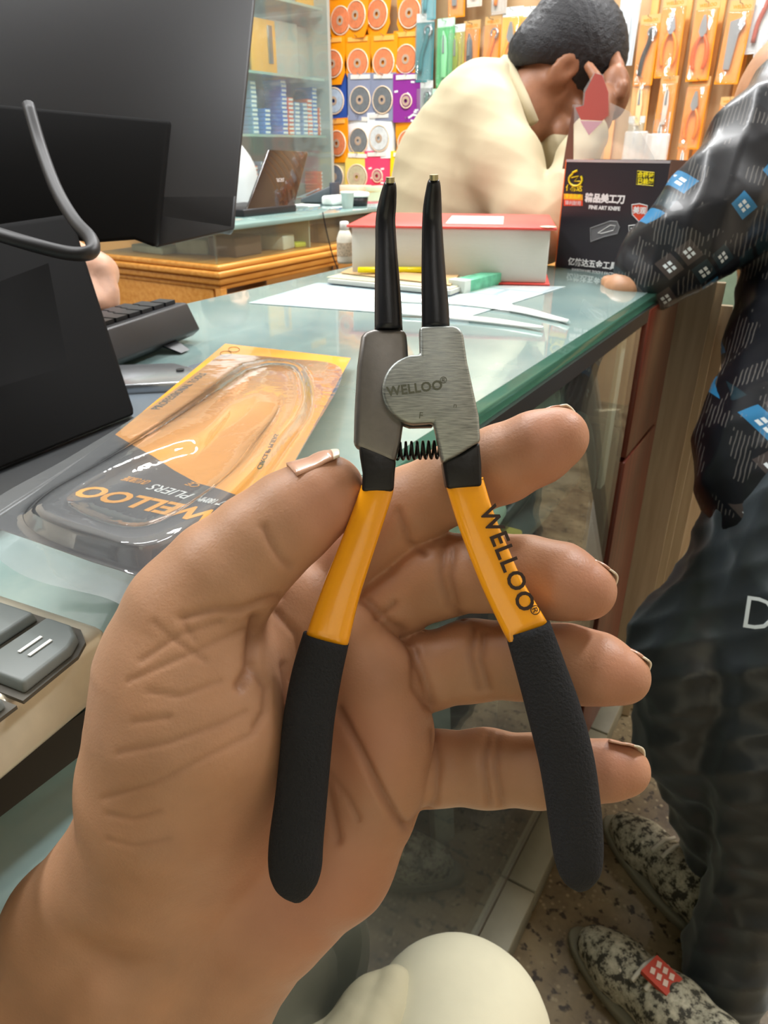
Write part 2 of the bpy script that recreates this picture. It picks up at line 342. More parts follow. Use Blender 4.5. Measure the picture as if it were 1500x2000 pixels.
ribbon('highlight_strip', [(760, 612), (870, 618), (970, 628), (1060, 643)], .012, CT+.003, STREAKW, 'white strip painting a bright streak on the counter right of the jaws, lower one', 'film')
# goods inside the main counter
BAG = film('bag_plastic', '#e8f5ef', gloss=.5, milk=.6, rough=.15, refl=1.5, bump=1.0, bs=50, milkc='#b9cfc4')
def blob(name, c, r, m, label, cat, amp=.25, seed=0, parent=None, group=None, res=20):
    v, f = lathe([(max(.02, math.sin(a)), -math.cos(a)) for a in np.linspace(.05, math.pi-.05, res)], res*2); v = np.array(v); rr = np.random.RandomState(seed); d = np.zeros(len(v))
    for _ in range(9): k = rr.normal(size=3)*rr.uniform(2, 6); d += np.sin(v@k+rr.uniform(0, 6))/9
    v = v*(1+amp*d[:, None]); v = np.sign(v)*np.abs(v)**.8*np.array(r); v = v-[0, 0, v[:, 2].min()]+np.array(c); o = mk(name, v, f, m, parent, True, smooth=True)
    return tag(o, label, cat, group) if label else o
blob('plastic_bag', (-.385, .86, .666), (.13, .14, .105), BAG, 'large clear greenish plastic bag on the counter shelf beside the red brown panel', 'bag', .3, 3)
blob('plastic_bag', (-.30, .60, .666), (.06, .08, .062), mat('green_bag', '#b4d2c0', .3, var=.2, vs=30, bump=.6, bs=60, bd=.004), 'small crumpled pale green bag behind the index and middle fingers', 'bag', .4, 5)
blob('plastic_bag', (-.46, .34, .666), (.12, .14, .09), BAG, 'clear plastic bag on the counter shelf beneath the blister card', 'bag', .35, 8)
tag(box('yellow_packet', (-.29, .70, .677), (.07, .08, .02), mat('yellow_packet', '#c9b85a', .4, var=.2), None, True, bv=.004), 'yellow green packet lying beside the small crumpled bag in the counter', 'packet')
v, f = tube(spline([(-.235, .93, .672), (-.235, .925, .70), (-.24, .905, .755), (-.245, .87, .79), (-.255, .82, .775), (-.27, .76, .72), (-.28, .72, .70)], 40), .011, 12)
tag(mk('pry_bar', v, f, mat('dark_green_black', '#23302c', .35), None, True, smooth=True), 'dark bent bar handle arching inside the glass counter', 'tool')
tag(box('white_frame_strip', (-.222, .955, .785), (.006, .022, .235), mat('pale_strip', '#cfd2c8', .4), None, True, bv=.001), 'pale upright strip standing just behind the front glass', 'strip')
for i, (x, y, l, h_, rz, c, lab) in enumerate([(-.40, .62, .05, .46, -.12, '#7d7a62', 'wide pale green board standing at the bottom of the counter case'), (-.33, .72, .022, .42, .1, '#6c7370', 'narrow grey board leaning in the counter case, right of the wide pale one'),
                                        (-.30, .80, .03, .45, .05, '#33291f', 'dark brown board standing in the counter case behind the grey one'), (-.42, .47, .06, .44, -.2, '#4b4232', 'brown board standing in the counter case, nearest the wrist'), (-.34, .90, .05, .44, .12, '#2c231c', 'very dark board standing in the counter case nearest its end panel')]):
    tag(box('board', (0, 0, h_/2), (.012, l*2, h_), mat('board%d' % i, c, .6, var=.25, vs=12), loc=(x, y, .101), rot=(rz, 0, .25*i-.5), bv=.001), lab, 'board')
# pale blue carton seen behind the front glass at the lower left
tag(box('blue_carton', (-.305, .02, .72), (.17, .34, .24), mat('pale_blue_carton', '#a9bcc6', .6, var=.05, vs=4), None, True, bv=.004), 'pale grey blue carton inside the counter below the calculator', 'box')
# ---------------------------------------------------------------- back counter
bc = thing('display_counter', 'honey coloured wooden counter with moulded ledge and glass upper case, behind the main counter', 'counter', (-1.62, 2.3, 0))
bx0, bx1, by0, by1 = -1.85, -1.37, 1.42, 3.02
box('plinth', ((bx0+bx1)/2, (by0+by1)/2, .04), (.44, by1-by0-.04, .08), DWOOD, bc, True)
for i in range(3): a = by0+.02+i*(by1-by0-.04)/3; box('front_panel', (bx1-.012, a+.27, .42), (.016, .54, .66), HWOOD, bc, True, bv=.003)
for i in range(3): a = .1+i*.23; box('side_panel', ((bx0+bx1)/2, by0+.012, a+.11), (.42, .016, .215), HWOOD, bc, True, bv=.003)
for y in (by0+.01, by1-.01): box('corner_post', (bx1-.008, y, .42), (.022, .022, .70), HWOOD, bc, True, bv=.002); box('corner_post', (bx0+.008, y, .42), (.022, .022, .70), HWOOD, bc, True, bv=.002)
for k, (z, o_, hh) in enumerate(((.772, .000, .014), (.788, .008, .018), (.806, .016, .016), (.822, .010, .014))):
    box('moulding', ((bx0+bx1)/2, (by0+by1)/2, z), (bx1-bx0+2*o_, by1-by0+2*o_, hh), HWOOD, bc, True, bv=.005, seg=3)
ztop = .92
box('glass_top', ((bx0+bx1)/2, (by0+by1)/2, ztop-.006), (bx1-bx0+.01, by1-by0+.01, .012), mat('far_glass_top', '#7f9d98', .08, coat=1), bc, True, bv=.001)
box('glass_front', (bx1-.004, (by0+by1)/2, .872), (.005, by1-by0, .084), GLASS, bc, True); box('glass_side', ((bx0+bx1)/2, by0+.004, .872), (bx1-bx0-.01, .005, .084), GLASS, bc, True)
for y in (by0+.42, by0+1.0): box('glass_divider', ((bx0+bx1)/2, y, .871), (.44, .006, .082), mat('pale_divider', '#a9b2a4', .3), bc, True)
GB = 'goods inside the display counter'
for i, (x, y, a, b, h_, c, lab) in enumerate([(-1.47, 1.60, .10, .11, .05, '#6b5547', 'brown carton in the display counter near its corner'), (-1.45, 1.76, .08, .07, .04, '#d7dfd6', 'white packet in the display counter beside the brown carton'), (-1.43, 1.83, .05, .05, .015, '#d6e03c', 'lime yellow packet in the display counter'),
                                       (-1.46, 2.0, .10, .12, .045, '#7c7160', 'tan carton in the middle of the display counter'), (-1.44, 2.25, .08, .14, .035, '#a89aa6', 'mauve packet in the display counter'), (-1.43, 2.48, .06, .16, .03, '#dfe7ea', 'white paper roll packet in the display counter'), (-1.58, 1.56, .10, .06, .04, '#c9d3cc', 'pale bagged item behind the glass of the counter end'),
                                       (-1.7, 1.52, .14, .07, .02, '#aeb7ae', 'flat grey packet behind the glass at the counter end'), (-1.47, 2.72, .1, .12, .05, '#8aa6ac', 'blue grey packet at the far end of the display counter')]):
    tag(box('packet', (0, 0, h_/2), (a, b, h_), mat('pk%d' % i, c, .5, var=.15), loc=(x, y, .8295), rot=(0, 0, .25*math.sin(i*2.3)), bv=.004), lab, 'packet')
v, f = tube(spline([(-1.36, 1.87, .927), (-1.352, 1.88, .86), (-1.345, 1.90, .79), (-1.32, 1.93, .70), (-1.30, 1.97, .60)], 24), .0022, 6)
tag(mk('cable', v, f, BLACKP, None, True, smooth=True), 'thin dark cable hanging over the edge of the display counter', 'cable')
tag(quad_sheet('blue_sheet', [(690, 396), (735, 440), (738, 465), (640, 520), (618, 515)], .90, .002, mat('pale_blue', '#cfe6f0', .4), None, None), 'x', 'y') if 0 else None
bs = box('poster_board', (-1.345, 2.72, .83), (.008, .42, .17), mat('pale_blue', '#cfe6f0', .4), None, True, bv=.001); tag(bs, 'pale blue sheet fixed against the display counter behind the ledger', 'sheet')
# laptop
lp = thing('laptop', 'open black laptop seen from behind on the display counter', 'laptop', (-1.60, 1.84, ztop+.0005))
TL, TR, BR, BL = atX(503, 293, -1.60), atX(601, 297, -1.56), atX(573, 410, -1.50), atX(478, 417, -1.50)
BL = np.array([-1.50, BL[1], ztop+.012]); BR = np.array([-1.50, BR[1], ztop+.012]); TL[0] = TR[0] = -1.56
nrm = np.cross(BR-BL, TL-BL); nrm /= np.linalg.norm(nrm); sg = 1 if nrm[0] > 0 else -1
LIDM = mat('glossy_dark_lid', '#1d1314', .2, coat=1, var=.4, vs=8)
q = [TL, TR, BR, BL]; v, f = prism([p+nrm*sg*.004 for p in q], [p-nrm*sg*.004 for p in q]); lid = fixn(mk('lid', v, f, LIDM, lp, True)); bevel(lid, .002)
v, f = prism([p-nrm*sg*.0045+(np.mean(q, 0)-p)*.06 for p in q], [p-nrm*sg*.0055+(np.mean(q, 0)-p)*.06 for p in q]); fixn(mk('screen', v, f, mat('screen', '#9fb8d8', .2, emit=.6), lp, True))
box('keyboard_base', (-1.60, (BL[1]+BR[1])/2, ztop+.0105), (.21, abs(BR[1]-BL[1])+.02, .02), BLACKP, lp, True, bv=.003)
text('acer', .022, (TL+TR+BL+BR)/4+nrm*sg*.0045, BR-BL, TL-BL, mat('silver_print', '#b0a8a4', .3), lp)
# things on the display counter
def cup(x, y, r, h_, m, name, label, cat, lid=None):
    v, f = lathe([(r*.75, 0), (r, h_*.9), (r*1.08, h_*.9), (r*1.08, h_), (r*.95, h_), (r*.7, h_*.1)], 20, (x, y, ztop+.0005)); return tag(mk(name, v, f, m, None, True, smooth=True), label, cat)
p = atY(680, 400, 2.28); 
def onback(x, y): return atZ(x, y, ztop)
p = onback(679, 407); cup(p[0], p[1], .022, .05, WHITE, 'paper_cup', 'small white paper cup between the white box and the black tub', 'cup')
p = onback(655, 400); tag(box('white_box', (p[0], p[1], ztop+.0155), (.05, .10, .03), WHITE, None, True, bv=.008), 'low white plastic box left of the paper cup', 'box')
p = onback(700, 402); tb = thing('tub', 'small black tub with white lid right of the paper cup', 'tub', (p[0], p[1], ztop+.0005)); v, f = lathe([(.03, 0), (.034, .028)], 20); mk('body', v, f, BLACKP, tb, smooth=True); v, f = lathe([(.037, .0285), (.038, .033), (.036, .042), (.01, .045)], 20); mk('lid', v, f, WHITE, tb, smooth=True)
p = onback(595, 402); tag(box('white_paper', (p[0], p[1], ztop+.002), (.08, .07, .003), WHITE, None, True), 'white paper on the glass right of the laptop', 'paper')
p = onback(618, 394); dv = thing('card_machine', 'grey desk machine with sloped face beside the laptop', 'machine', (p[0], p[1], ztop+.0005), (0, 0, .5))
v, f = prism([(-.05, -.05, 0), (.06, -.05, 0), (.06, -.05, .055), (-.05, -.05, .012)], [(-.05, .05, 0), (.06, .05, 0), (.06, .05, .055), (-.05, .05, .012)]); bevel(fixn(mk('body', v, f, mat('grey_machine', '#565c60', .4), dv)), .003); box('keypad', (-.012, 0, .036), (.07, .07, .004), mat('grey_keys', '#8a9092', .4), dv, rot=(0, -R(21), 0))
p = onback(668, 398); tag(box('phone', (p[0]-.03, p[1], ztop+.035), (.008, .055, .068), mat('phone_dark', '#39404a', .3), None, True, bv=.003), 'dark phone standing behind the white cup', 'phone')
# ---------------------------------------------------------------- packs on the back wall
BW = 3.40
for i, px_ in enumerate([(1218, 60), (1274, 60), (1338, 60), (1402, 60), (1462, 60), (1522, 60), (1150, 60)]):    # light battens between the pack columns
    p = atY(*px_, BW-.01); box('batten', (p[0], BW-.012, 1.35), (.028, .022, 2.3), WOODL, None, True, bv=.002)['kind'] = 'structure'
for o in [o for o in bpy.data.objects if o.name.startswith('batten')]: o.name = 'trim_1' if 'trim_1' not in bpy.data.objects else 'trim_%d' % (1+sum(q.name.startswith('trim_') for q in bpy.data.objects))
def discmesh(r, n=20, y=0, th=.004, hole=.012):
    v, f = lathe([(hole, 0), (r, 0), (r, th), (hole, th), (hole, 0)], n); v = [(a, y-c_, b) for a, b, c_ in v]; f = [q for q in f if len(q) == 4]; return v, f
def torus(r, t, n=20, y=0): v, f = tube([(r*math.cos(a), y, r*math.sin(a)) for a in np.linspace(0, 2*math.pi, n+1)], t, 5, False); return v, f
DISCP = {}
def disc_pack(card, disc, kind):
    k = (card, disc, kind); t = thing('disc_pack', 'x y z w', 'disc pack'); w_, h_ = .072, .10
    if kind == 'flared': pts = [(-w_, h_), (w_, h_), (w_, .03), (w_*.9, -.02), (w_*.97, -.05), (w_*.62, -h_), (-w_*.62, -h_), (-w_*.97, -.05), (-w_*.9, -.02), (-w_, .03)]
    else: pts = [(-w_, h_), (w_, h_), (w_, -h_), (-w_, -h_)]
    v, f = prism2(pts, -.004, .0); mk('card', v, f, mat('card'+card, card, .4), t)
    dr_ = .024 if card in (PUR, PNK) else .052; v, f = discmesh(dr_, 22, -.008); v = [(a, b, c-.012) for a, b, c in v]; mk('disc', v, f, mat('disc'+disc, disc, .5, var=.12, vs=60), t)
    v, f = discmesh(.02, 14, -.0125, .001, .009); v = [(a, b, c-.012) for a, b, c in v]; mk('disc_label', v, f, mat('disc_label', '#b9a08a', .4), t)
    v, f = torus(dr_+.005, .0035, 22, -.008); v = [(a, b, c-.012) for a, b, c in v]; mk('blister_rim', v, f, mat('rim', '#f6dcc0' if kind == 'flared' else '#dfe6e8', .12, coat=1), t, smooth=True)
    box('header', (0, -.006, .085), (w_*1.5, .004, .018), mat('hdr'+card, {'#f7980c': '#fbb65c'}.get(card, '#e8e2da'), .3), t)
    mk('hook', *tube([(0, .03, .095), (0, -.03, .095), (0, -.035, .10)], .002, 5), mat('steel_hook', '#b0b4b6', .3, 1), t)
    if kind == 'thick': box('case', (0, .02, 0), (w_*2, .045, h_*2), mat('case'+card, card, .35, coat=.5), t, bv=.004)
    return t
O_, RED, GREY, BLU, PUR, WHT, PNK, YEL, DBL = '#f7980c', '#dd8054', '#6f7275', '#5f86c8', '#8a2a8e', '#e9edf0', '#e8436a', '#f2d416', '#2b4f9e'
rows = [  # px, py, card, disc, kind, words
 (668, 35, O_, RED, 'flared', 'orange disc pack, leftmost of the top row'), (700, 25, O_, RED, 'flared', 'orange disc pack, second of the top row'), (739, 22, O_, RED, 'flared', 'orange disc pack in the middle of the top row'), (803, 20, O_, RED, 'flared', 'orange disc pack at the right end of the top row'),
 (655, 120, O_, RED, 'flared', 'orange disc pack at the left end of the second row'), (701, 118, O_, RED, 'flared', 'orange disc pack in the second row above the grey ones'), (753, 117, O_, RED, 'flared', 'orange disc pack in the second row, second from its right end'), (795, 110, O_, RED, 'flared', 'orange disc pack above the purple pack'),
 (655, 192, DBL, '#aebccc', 'thick', 'dark blue thick pack with a pale disc'), (707, 190, '#8a90a8', GREY, 'plain', 'grey disc pack right of the dark blue pack'), (752, 190, '#8a90a8', GREY, 'plain', 'grey disc pack left of the purple pack'), (798, 192, PUR, '#9a5a86', 'thick', 'purple thick pack with white print'),
 (664, 275, O_, RED, 'flared', 'orange disc pack below the dark blue pack'), (703, 270, WHT, '#77797a', 'plain', 'white and orange card with a dark grey disc'), (745, 265, WHT, '#d3d6d6', 'thick', 'white thick pack with a grey print'), (800, 275, O_, RED, 'flared', 'orange disc pack below the purple pack'),
 (657, 340, '#d9c98a', '#6d7580', 'plain', 'yellowish pack with a dark disc, leftmost of the bottom row'), (703, 340, '#f0d060', '#b9b090', 'plain', 'yellow and white pack with a metallic disc in the bottom row'), (741, 338, PNK, '#c8607c', 'thick', 'pink red pack in the bottom row'), (791, 340, YEL, '#e8dc6a', 'thick', 'bright yellow pack at the right of the bottom row')]
PROT = {}; jr = random.Random(3)
def place(protos, key, maker, loc, rot, label, group, scale=None, cat=None):
    if key not in protos:
        o = maker(); protos[key] = o; o.location = loc; o.rotation_euler = rot; regkids()
    else: o = copyobj(protos[key]); o.location = loc; o.rotation_euler = rot
    if scale: o.scale = scale
    o['label'] = label; o['group'] = group; return o
for x, y, c, d, k, lab in rows:
    p = atY(x, y, BW-.07)
    place(PROT, (c, d, k), lambda: disc_pack(c, d, k), (p[0], BW-.07-jr.uniform(0, .02), p[2]), (0, R(jr.uniform(-2, 2)), R(jr.uniform(-8, 4))), lab, 'disc packs hanging on the back wall', (.98, 1, .98))
for x, y, c, lab in [(703, 285, '#f7a012', None)]:
    pass
# white marks on the purple and pink packs
for (x, y), s in (((798, 192), PUR), ((741, 338), PNK)):
    o = PROT[(s, '#9a5a86' if s == PUR else '#c8607c', 'thick')]
    for k in range(9): a = rng.uniform(-.06, .06); b = rng.uniform(-.09, .07); box('print_mark', (a, -.0045, b), (.018, .002, .008), WHITE, o, rot=(0, rng.uniform(-1, 1), 0))
def hand_tool(kind, hc, t):
    SM = mat('tool_steel', '#b9bcc0', .3, .8); H = mat('tool_handle'+hc, hc, .35)
    if kind == 'pliers':
        for s in (-1, 1):
            v, f = tube(spline([(s*.006, -.014, .02), (s*.024, -.014, -.02), (s*.026, -.014, -.07), (s*.018, -.014, -.10)], 12), [.005+.003*math.sin(q) for q in np.linspace(0, 3, 12)], 8); mk('handle', v, f, H, t, smooth=True)
        v, f = prism2([(-.016, .03), (-.011, .06), (-.004, .085), (.004, .085), (.011, .06), (.016, .03), (.006, .012), (-.006, .012)], -.02, -.010); mk('head', v, f, SM, t)
    elif kind == 'saw':
        v, f = prism2([(-.028, .07), (.02, .085), (.03, .06), (.012, .03), (.004, -.09), (-.02, -.09)], -.016, -.008); mk('blade', v, f, SM, t)
    elif kind == 'wrench':
        v, f = tube(spline([(.02, -.014, .08), (.01, -.014, .03), (-.01, -.014, -.03), (-.018, -.014, -.10)], 12), .010, 8); mk('handle', v, f, H, t, smooth=True)
        v, f = torus(.018, .006, 12, -.014); mk('head', [(a+.02, b, c+.07) for a, b, c in v], f, SM, t, smooth=True)
    elif kind == 'knife':
        v, f = prism2([(-.012, -.1), (.012, -.1), (.016, .0), (.01, .06), (-.006, .09), (-.014, .05)], -.02, -.008); bevel(mk('handle', v, f, H, t), .002)
        v, f = prism2([(-.006, .0), (.006, .0), (.003, .075), (-.004, .07)], -.0235, -.0205); mk('blade', v, f, SM, t)
def tool_pack(card, kind, hc, hw=.046, hh=.14, clear=True):
    t = thing('tool_pack', 'x y z w', 'tool pack')
    v, f = prism2([(-hw, hh-.035), (hw, hh-.035), (hw, -hh), (-hw, -hh)], -.003, 0); mk('card', v, f, mat('card'+card, card, .4), t)
    v, f = prism2([(-hw, hh), (hw, hh), (hw, hh-.034), (-hw, hh-.034)], -.003, 0); mk('header', v, f, mat('hdr_'+card, {'#f7980c': '#c8a068', '#3ec06a': '#bfe8c8'}.get(card, '#d5d8d4'), .3), t)
    hand_tool(kind, hc, t)
    if clear:
        v, f = prism([(-hw*.9, -.028, hh*.72), (hw*.9, -.028, hh*.72), (hw*.8, -.028, -hh*.93), (-hw*.8, -.028, -hh*.93)], [(-hw, -.0035, hh*.76), (hw, -.0035, hh*.76), (hw*.92, -.0035, -hh*.98), (-hw*.92, -.0035, -hh*.98)]); bevel(mk('blister', v, f, CLEAR, t), .004)
    mk('hook', *tube([(0, .03, hh-.012), (0, -.035, hh-.012), (0, -.04, hh-.004)], .002, 5), mat('steel_hook', '#b0b4b6', .3, 1), t)
    text('WELLOO', .016, (0, -.0032, hh-.022), (1, 0, 0), (0, 0, 1), mat('print_orange', '#f08010', .4), t, ex=.0001, bold=.0004) if card == O_ else None
    return t
TP = {}
tp = [ # px, py, card, kind, handle, words, tilt, scale
 (1311, 75, O_, 'pliers', '#f08a10', 'orange pliers pack, first full one right of the man head, upper row', 3, 1), (1374, 80, O_, 'pliers', '#e8601a', 'orange pliers pack, second right of the man head, upper row', 5, 1), (1436, 85, O_, 'saw', '#f08a10', 'orange pack with a grey blade in the upper row, rightmost', 6, 1),
 (1265, 100, O_, 'wrench', '#2b2a2a', 'orange pack with black handled tool beside the man fingers', 2, .9), (1225, 60, '#cdd6dc', 'knife', '#e6eef2', 'silver wrapped pack just right of the man hair', 2, .9),
 (1356, 222, O_, 'pliers', '#e8801a', 'orange pliers pack in the middle of the lower row', 5, .95), (1418, 250, O_, 'saw', '#e8801a', 'orange pack with blade half hidden by the patterned sleeve', 7, .8), (1302, 205, O_, 'knife', '#d8d0c4', 'crinkled orange pack in the lower row above the clear empty sleeves', 4, .75), (1250, 205, '#f2b25a', 'knife', '#f4d8a0', 'pale orange pack right of the man hand, lower row', 3, .8),
 (1332, 315, O_, 'knife', '#ffffff', 'small orange pack low on the wall above the box corner', 3, .5), (1290, 270, '#d9dcd8', 'knife', '#e6eae8', 'clear pack with tan content hanging above the black box', 4, .7), (1240, 280, '#c9b48a', 'knife', '#e2dcc8', 'white topped clear pack hanging behind the red flap', 2, .75),
 (873, 105, '#3ec06a', 'knife', '#8fe0a0', 'upper green tool pack left of the cream sweater', 4, 1.0), (862, 240, '#3ec06a', 'knife', '#5fca80', 'lower green tool pack against the cream sweater back', 4, 1.05), (832, 95, '#3f8f94', 'wrench', '#2f7478', 'upper teal tool pack between discs and green pack', 2, 1.0), (832, 215, '#a8b0ac', 'wrench', '#5d7a72', 'grey tool pack below the teal one', 3, .9), (826, 300, '#2e8c84', 'knife', '#2f7478', 'lowest teal tool pack beside the orange disc pack', 2, .7),
 (894, 110, '#c8b820', 'knife', '#8a9a28', 'olive yellow pack edge behind the green pack', 3, .9), (921, 110, O_, 'knife', '#4a4c50', 'orange pack with a grey and black knife', 3, 1.0), (962, 100, O_, 'wrench', '#e8801a', 'orange wrench pack left of the bright pliers pack', 4, .95), (1000, 90, '#ffb81a', 'pliers', '#f4a018', 'bright orange pliers pack touching the man hair', 5, 1.05), (1037, 90, '#ffb81a', 'pliers', '#f4a018', 'bright orange pliers pack mostly hidden by the man hair', 5, 1.05),
 (893, -30, O_, 'saw', '#e8801a', 'orange pack cut by the top of the picture, above the green pack', 3, .9), (980, -30, '#c8bfb4', 'wrench', '#e8801a', 'pale pack with orange ring cut by the top of the picture', -4, .8), (840, -20, '#6fb0b8', 'wrench', '#4f9098', 'light teal pack cut by the top of the picture', 2, .85), (930, -45, '#e8d8c8', 'knife', '#d8c0a8', 'cream pack cut by the top of the picture', 1, .8), (1090, -25, O_, 'saw', '#e8801a', 'orange pack above the man hair at the top edge', 0, .8), (1160, -20, '#e0a050', 'saw', '#e8801a', 'tan orange pack above the man hair, right one', 0, .8),
 (1495, 120, '#e8ecee', 'knife', '#cfd8dc', 'white pack at the right edge beside the patterned sleeve', 6, 1), (1490, 30, '#dfe4e6', 'wrench', '#b05a4a', 'pale pack at the top right corner', 4, .9)]
for x, y, c, k, h, lab, tilt, s in tp:
    p = atY(x, y, BW-.075); dd = jr.uniform(0, .015)
    place(TP, (c, k, h), lambda: tool_pack(c, k, h), (p[0], BW-.075-dd, p[2]), (0, R(jr.uniform(-2, 2)), R(jr.uniform(-10, 6))), lab, 'tool packs hanging on the back wall', (s*.92, s, s*.92))
SLV = film('empty_sleeve', gloss=.5, milk=.3, rough=.08, refl=1.5, bump=.8, bs=30)
for i, (x, y, lab) in enumerate([(1238, 300, 'empty clear sleeve hanging low above the black box, left one'), (1280, 305, 'empty clear sleeve hanging low above the black box, right one')]):
    p = atY(x, y, BW-.13); tag(box('clear_sleeve', (p[0], BW-.13, p[2]), (.09, .02, .16), SLV, None, True, bv=.006), lab, 'sleeve')
# ledge cupboard under the disc packs
cb = thing('wall_cabinet', 'low light wood cupboard with a projecting top along the back wall', 'cabinet', (-1.6, 3.2, 0))
box('top', (-1.2, 3.22, .895), (2.1, .3, .03), WOODL, cb, True, bv=.004); box('body', (-1.2, 3.26, .44), (2.06, .24, .87), mat('cupboard_inside', '#9a6a38', .5, var=.15), cb, True)
for i in range(5): box('door', (-2.0+i*.41, 3.135, .42), (.38, .016, .76), WOODL, cb, True, bv=.003)
box('shelf_edge', (-1.2, 3.13, .84), (2.06, .02, .02), WOODL, cb, True)
for i, (x, c, w_, lab) in enumerate([(-1.93, '#cfe6c8', .16, 'pale green flat box on the cupboard top under the yellow pack'), (-2.12, '#e6ddc8', .14, 'cream flat box on the cupboard top'), (-1.7, '#e9c0b4', .12, 'pinkish flat box on the cupboard top')]):
    tag(box('flat_box', (x, 3.17, .9225), (w_, .12, .024), mat('fb%d' % i, c, .4), None, True, bv=.002), lab, 'box')
# ---------------------------------------------------------------- left glass cabinet with stacked boxes
gc = thing('glass_cabinet', 'tall wall cabinet with glass shelves and sliding glass front at the left', 'cabinet', (-2.5, 2.6, 0))
GX = -2.28
box('back', (-2.78, 2.2, 1.1), (.02, 2.0, 2.0), mat('pale_cab', '#aab2ac', .6), gc, True); box('side', (-2.53, 3.235, 1.1), (.5, .02, 2.0), mat('pale_cab', '#aab2ac', .6), gc, True)
box('side', (-2.53, 1.19, 1.1), (.5, .02, 2.0), mat('pale_cab', '#aab2ac', .6), gc, True)
box('base', (-2.53, 2.2, .43), (.5, 2.0, .86), mat('cab_base', '#b98548', .5), gc, True)
SH = [.89, 1.15, 1.385, 1.66]
for z in SH: box('glass_shelf', (-2.52, 2.2, z-.006), (.46, 2.0, .010), mat('shelf_edge_glass', '#9fbab0', .1, coat=1), gc, True)
for a, b in ((1.2, 2.25), (2.22, 3.22)): box('sliding_pane', (GX+(.008 if a < 2 else 0), (a+b)/2, 1.38), (.005, b-a, 1.0), film('cabinet_glass', '#f0f6f4', milk=.06, refl=1.0), gc, True)
box('top_rail', (GX+.004, 2.2, 1.89), (.03, 2.04, .03), mat('alu', '#b8bcbc', .35, .8), gc, True); box('bottom_rail', (GX+.004, 2.2, .875), (.03, 2.04, .02), mat('alu', '#b8bcbc', .35, .8), gc, True)
def small_box(color):
    t = thing('small_box', 'small carton in a stack', 'box'); box('carton', (0, 0, .0080), (.10, .038, .0160), mat('bx'+color, color, .45), t, bv=.0008); box('end_label', (.051, 0, .0080), (.0016, .031, .0085), WHITE, t); return t
SB = {}; BLUE2, OR2, SIL = '#3f86d8', '#f0703c', '#7fa0c8'
stacks = [ # px of the stack, shelf, count, colour, words
 (545, 1, 13, BLUE2), (557, 1, 9, OR2), (569, 1, 8, SIL), (585, 1, 8, SIL), (594, 1, 9, OR2), (604, 1, 12, BLUE2), (616, 1, 7, OR2), (630, 1, 12, SIL), (511, 1, 6, BLUE2), (487, 1, 12, SIL), (484, 0, 8, OR2), (503, 0, 9, SIL), (618, 0, 6, OR2), (632, 0, 5, BLUE2)]
names_ = {BLUE2: 'bright blue', OR2: 'orange red', SIL: 'grey blue'}
for i, (x, s, n, c) in enumerate(stacks):
    z = SH[s]; p = atX(x, 260 if s else 330, -2.38); order = sorted([q[0] for q in stacks if q[1] == s]).index(x); nth = ['leftmost', 'second', 'third', 'fourth', 'fifth', 'sixth', 'seventh', 'eighth', 'ninth', 'tenth'][order]
    for k in range(n):
        if n > 7 and i == 2 and k == n-1: pass
        place(SB, c, lambda: small_box(c), (-2.39+jr.uniform(-.002, .002), p[1], z+.0168*k), (0, 0, R(jr.uniform(-1.5, 1.5))), '%s carton %s in %s stack from left, %s cabinet shelf' % (names_[c], 'at the bottom' if k == 0 else 'on top' if k == n-1 else 'number %d up' % (k+1), nth if order else 'leftmost', 'middle' if s else 'lower'), 'stack of small cartons %d' % (i+1))
for i, (x, z, wy, h_, c, lab) in enumerate([(527, 1.15, .12, .19, '#4a78c0', 'large blue carton standing behind the small ones on the middle shelf'), (588, 1.15, .16, .17, '#4f80c4', 'blue carton standing behind the orange stacks on the middle shelf'), (497, 1.15, .05, .20, '#16367e', 'navy upright carton at the left of the middle shelf'), (560, .89, .3, .15, '#98a49e', 'pale carton on the lower shelf behind the laptop'), (620, 1.15, .08, .12, '#6f7c7c', 'grey carton on the middle shelf near the disc packs')]):
    p = atX(x, 220, -2.5); tag(box('carton', (-2.6, p[1], z+h_/2+.0005), (.12, wy, h_), mat('bigc%d' % i, c, .5, var=.1), None, True, bv=.003), lab, 'box')
for i, (x, y, wy, h_, lab) in enumerate([(513, 95, .17, .20, 'orange pack leaning on the upper shelf behind the cabinet glass'), (612, 8, .26, .06, 'yellow orange flat pack high in the cabinet')]):
    p = atX(x, y, -2.36); z0 = SH[2] if i == 0 else SH[3]
    t = thing('cabinet_pack', lab, 'pack', (-2.36, p[1], z0)); box('card', (0, 0, h_/2), (.012, wy, h_), mat('cardy', '#f9b020', .4), t, bv=.002); box('tool', (.008, wy*.25, h_*.55), (.008, .03, h_*.7), mat('steel_hook', '#b0b4b6', .3, 1), t, bv=.002)
for i, x in enumerate((560, 590, 625)):
    p = atX(x, 90, -2.36); tag(box('bagged_card', (-2.38-.03*i, p[1], SH[2]+.105), (.02, .20, .21), film('milky_bag', milk=.55, gloss=.4, rough=.15, bump=.5, milkc='#d8dcd4'), None, True, bv=.006), ['first', 'second', 'third'][i]+' milky bag on the upper cabinet shelf counted from the orange pack', 'bag')
# ---------------------------------------------------------------- things on the main counter
T = CT+.0008
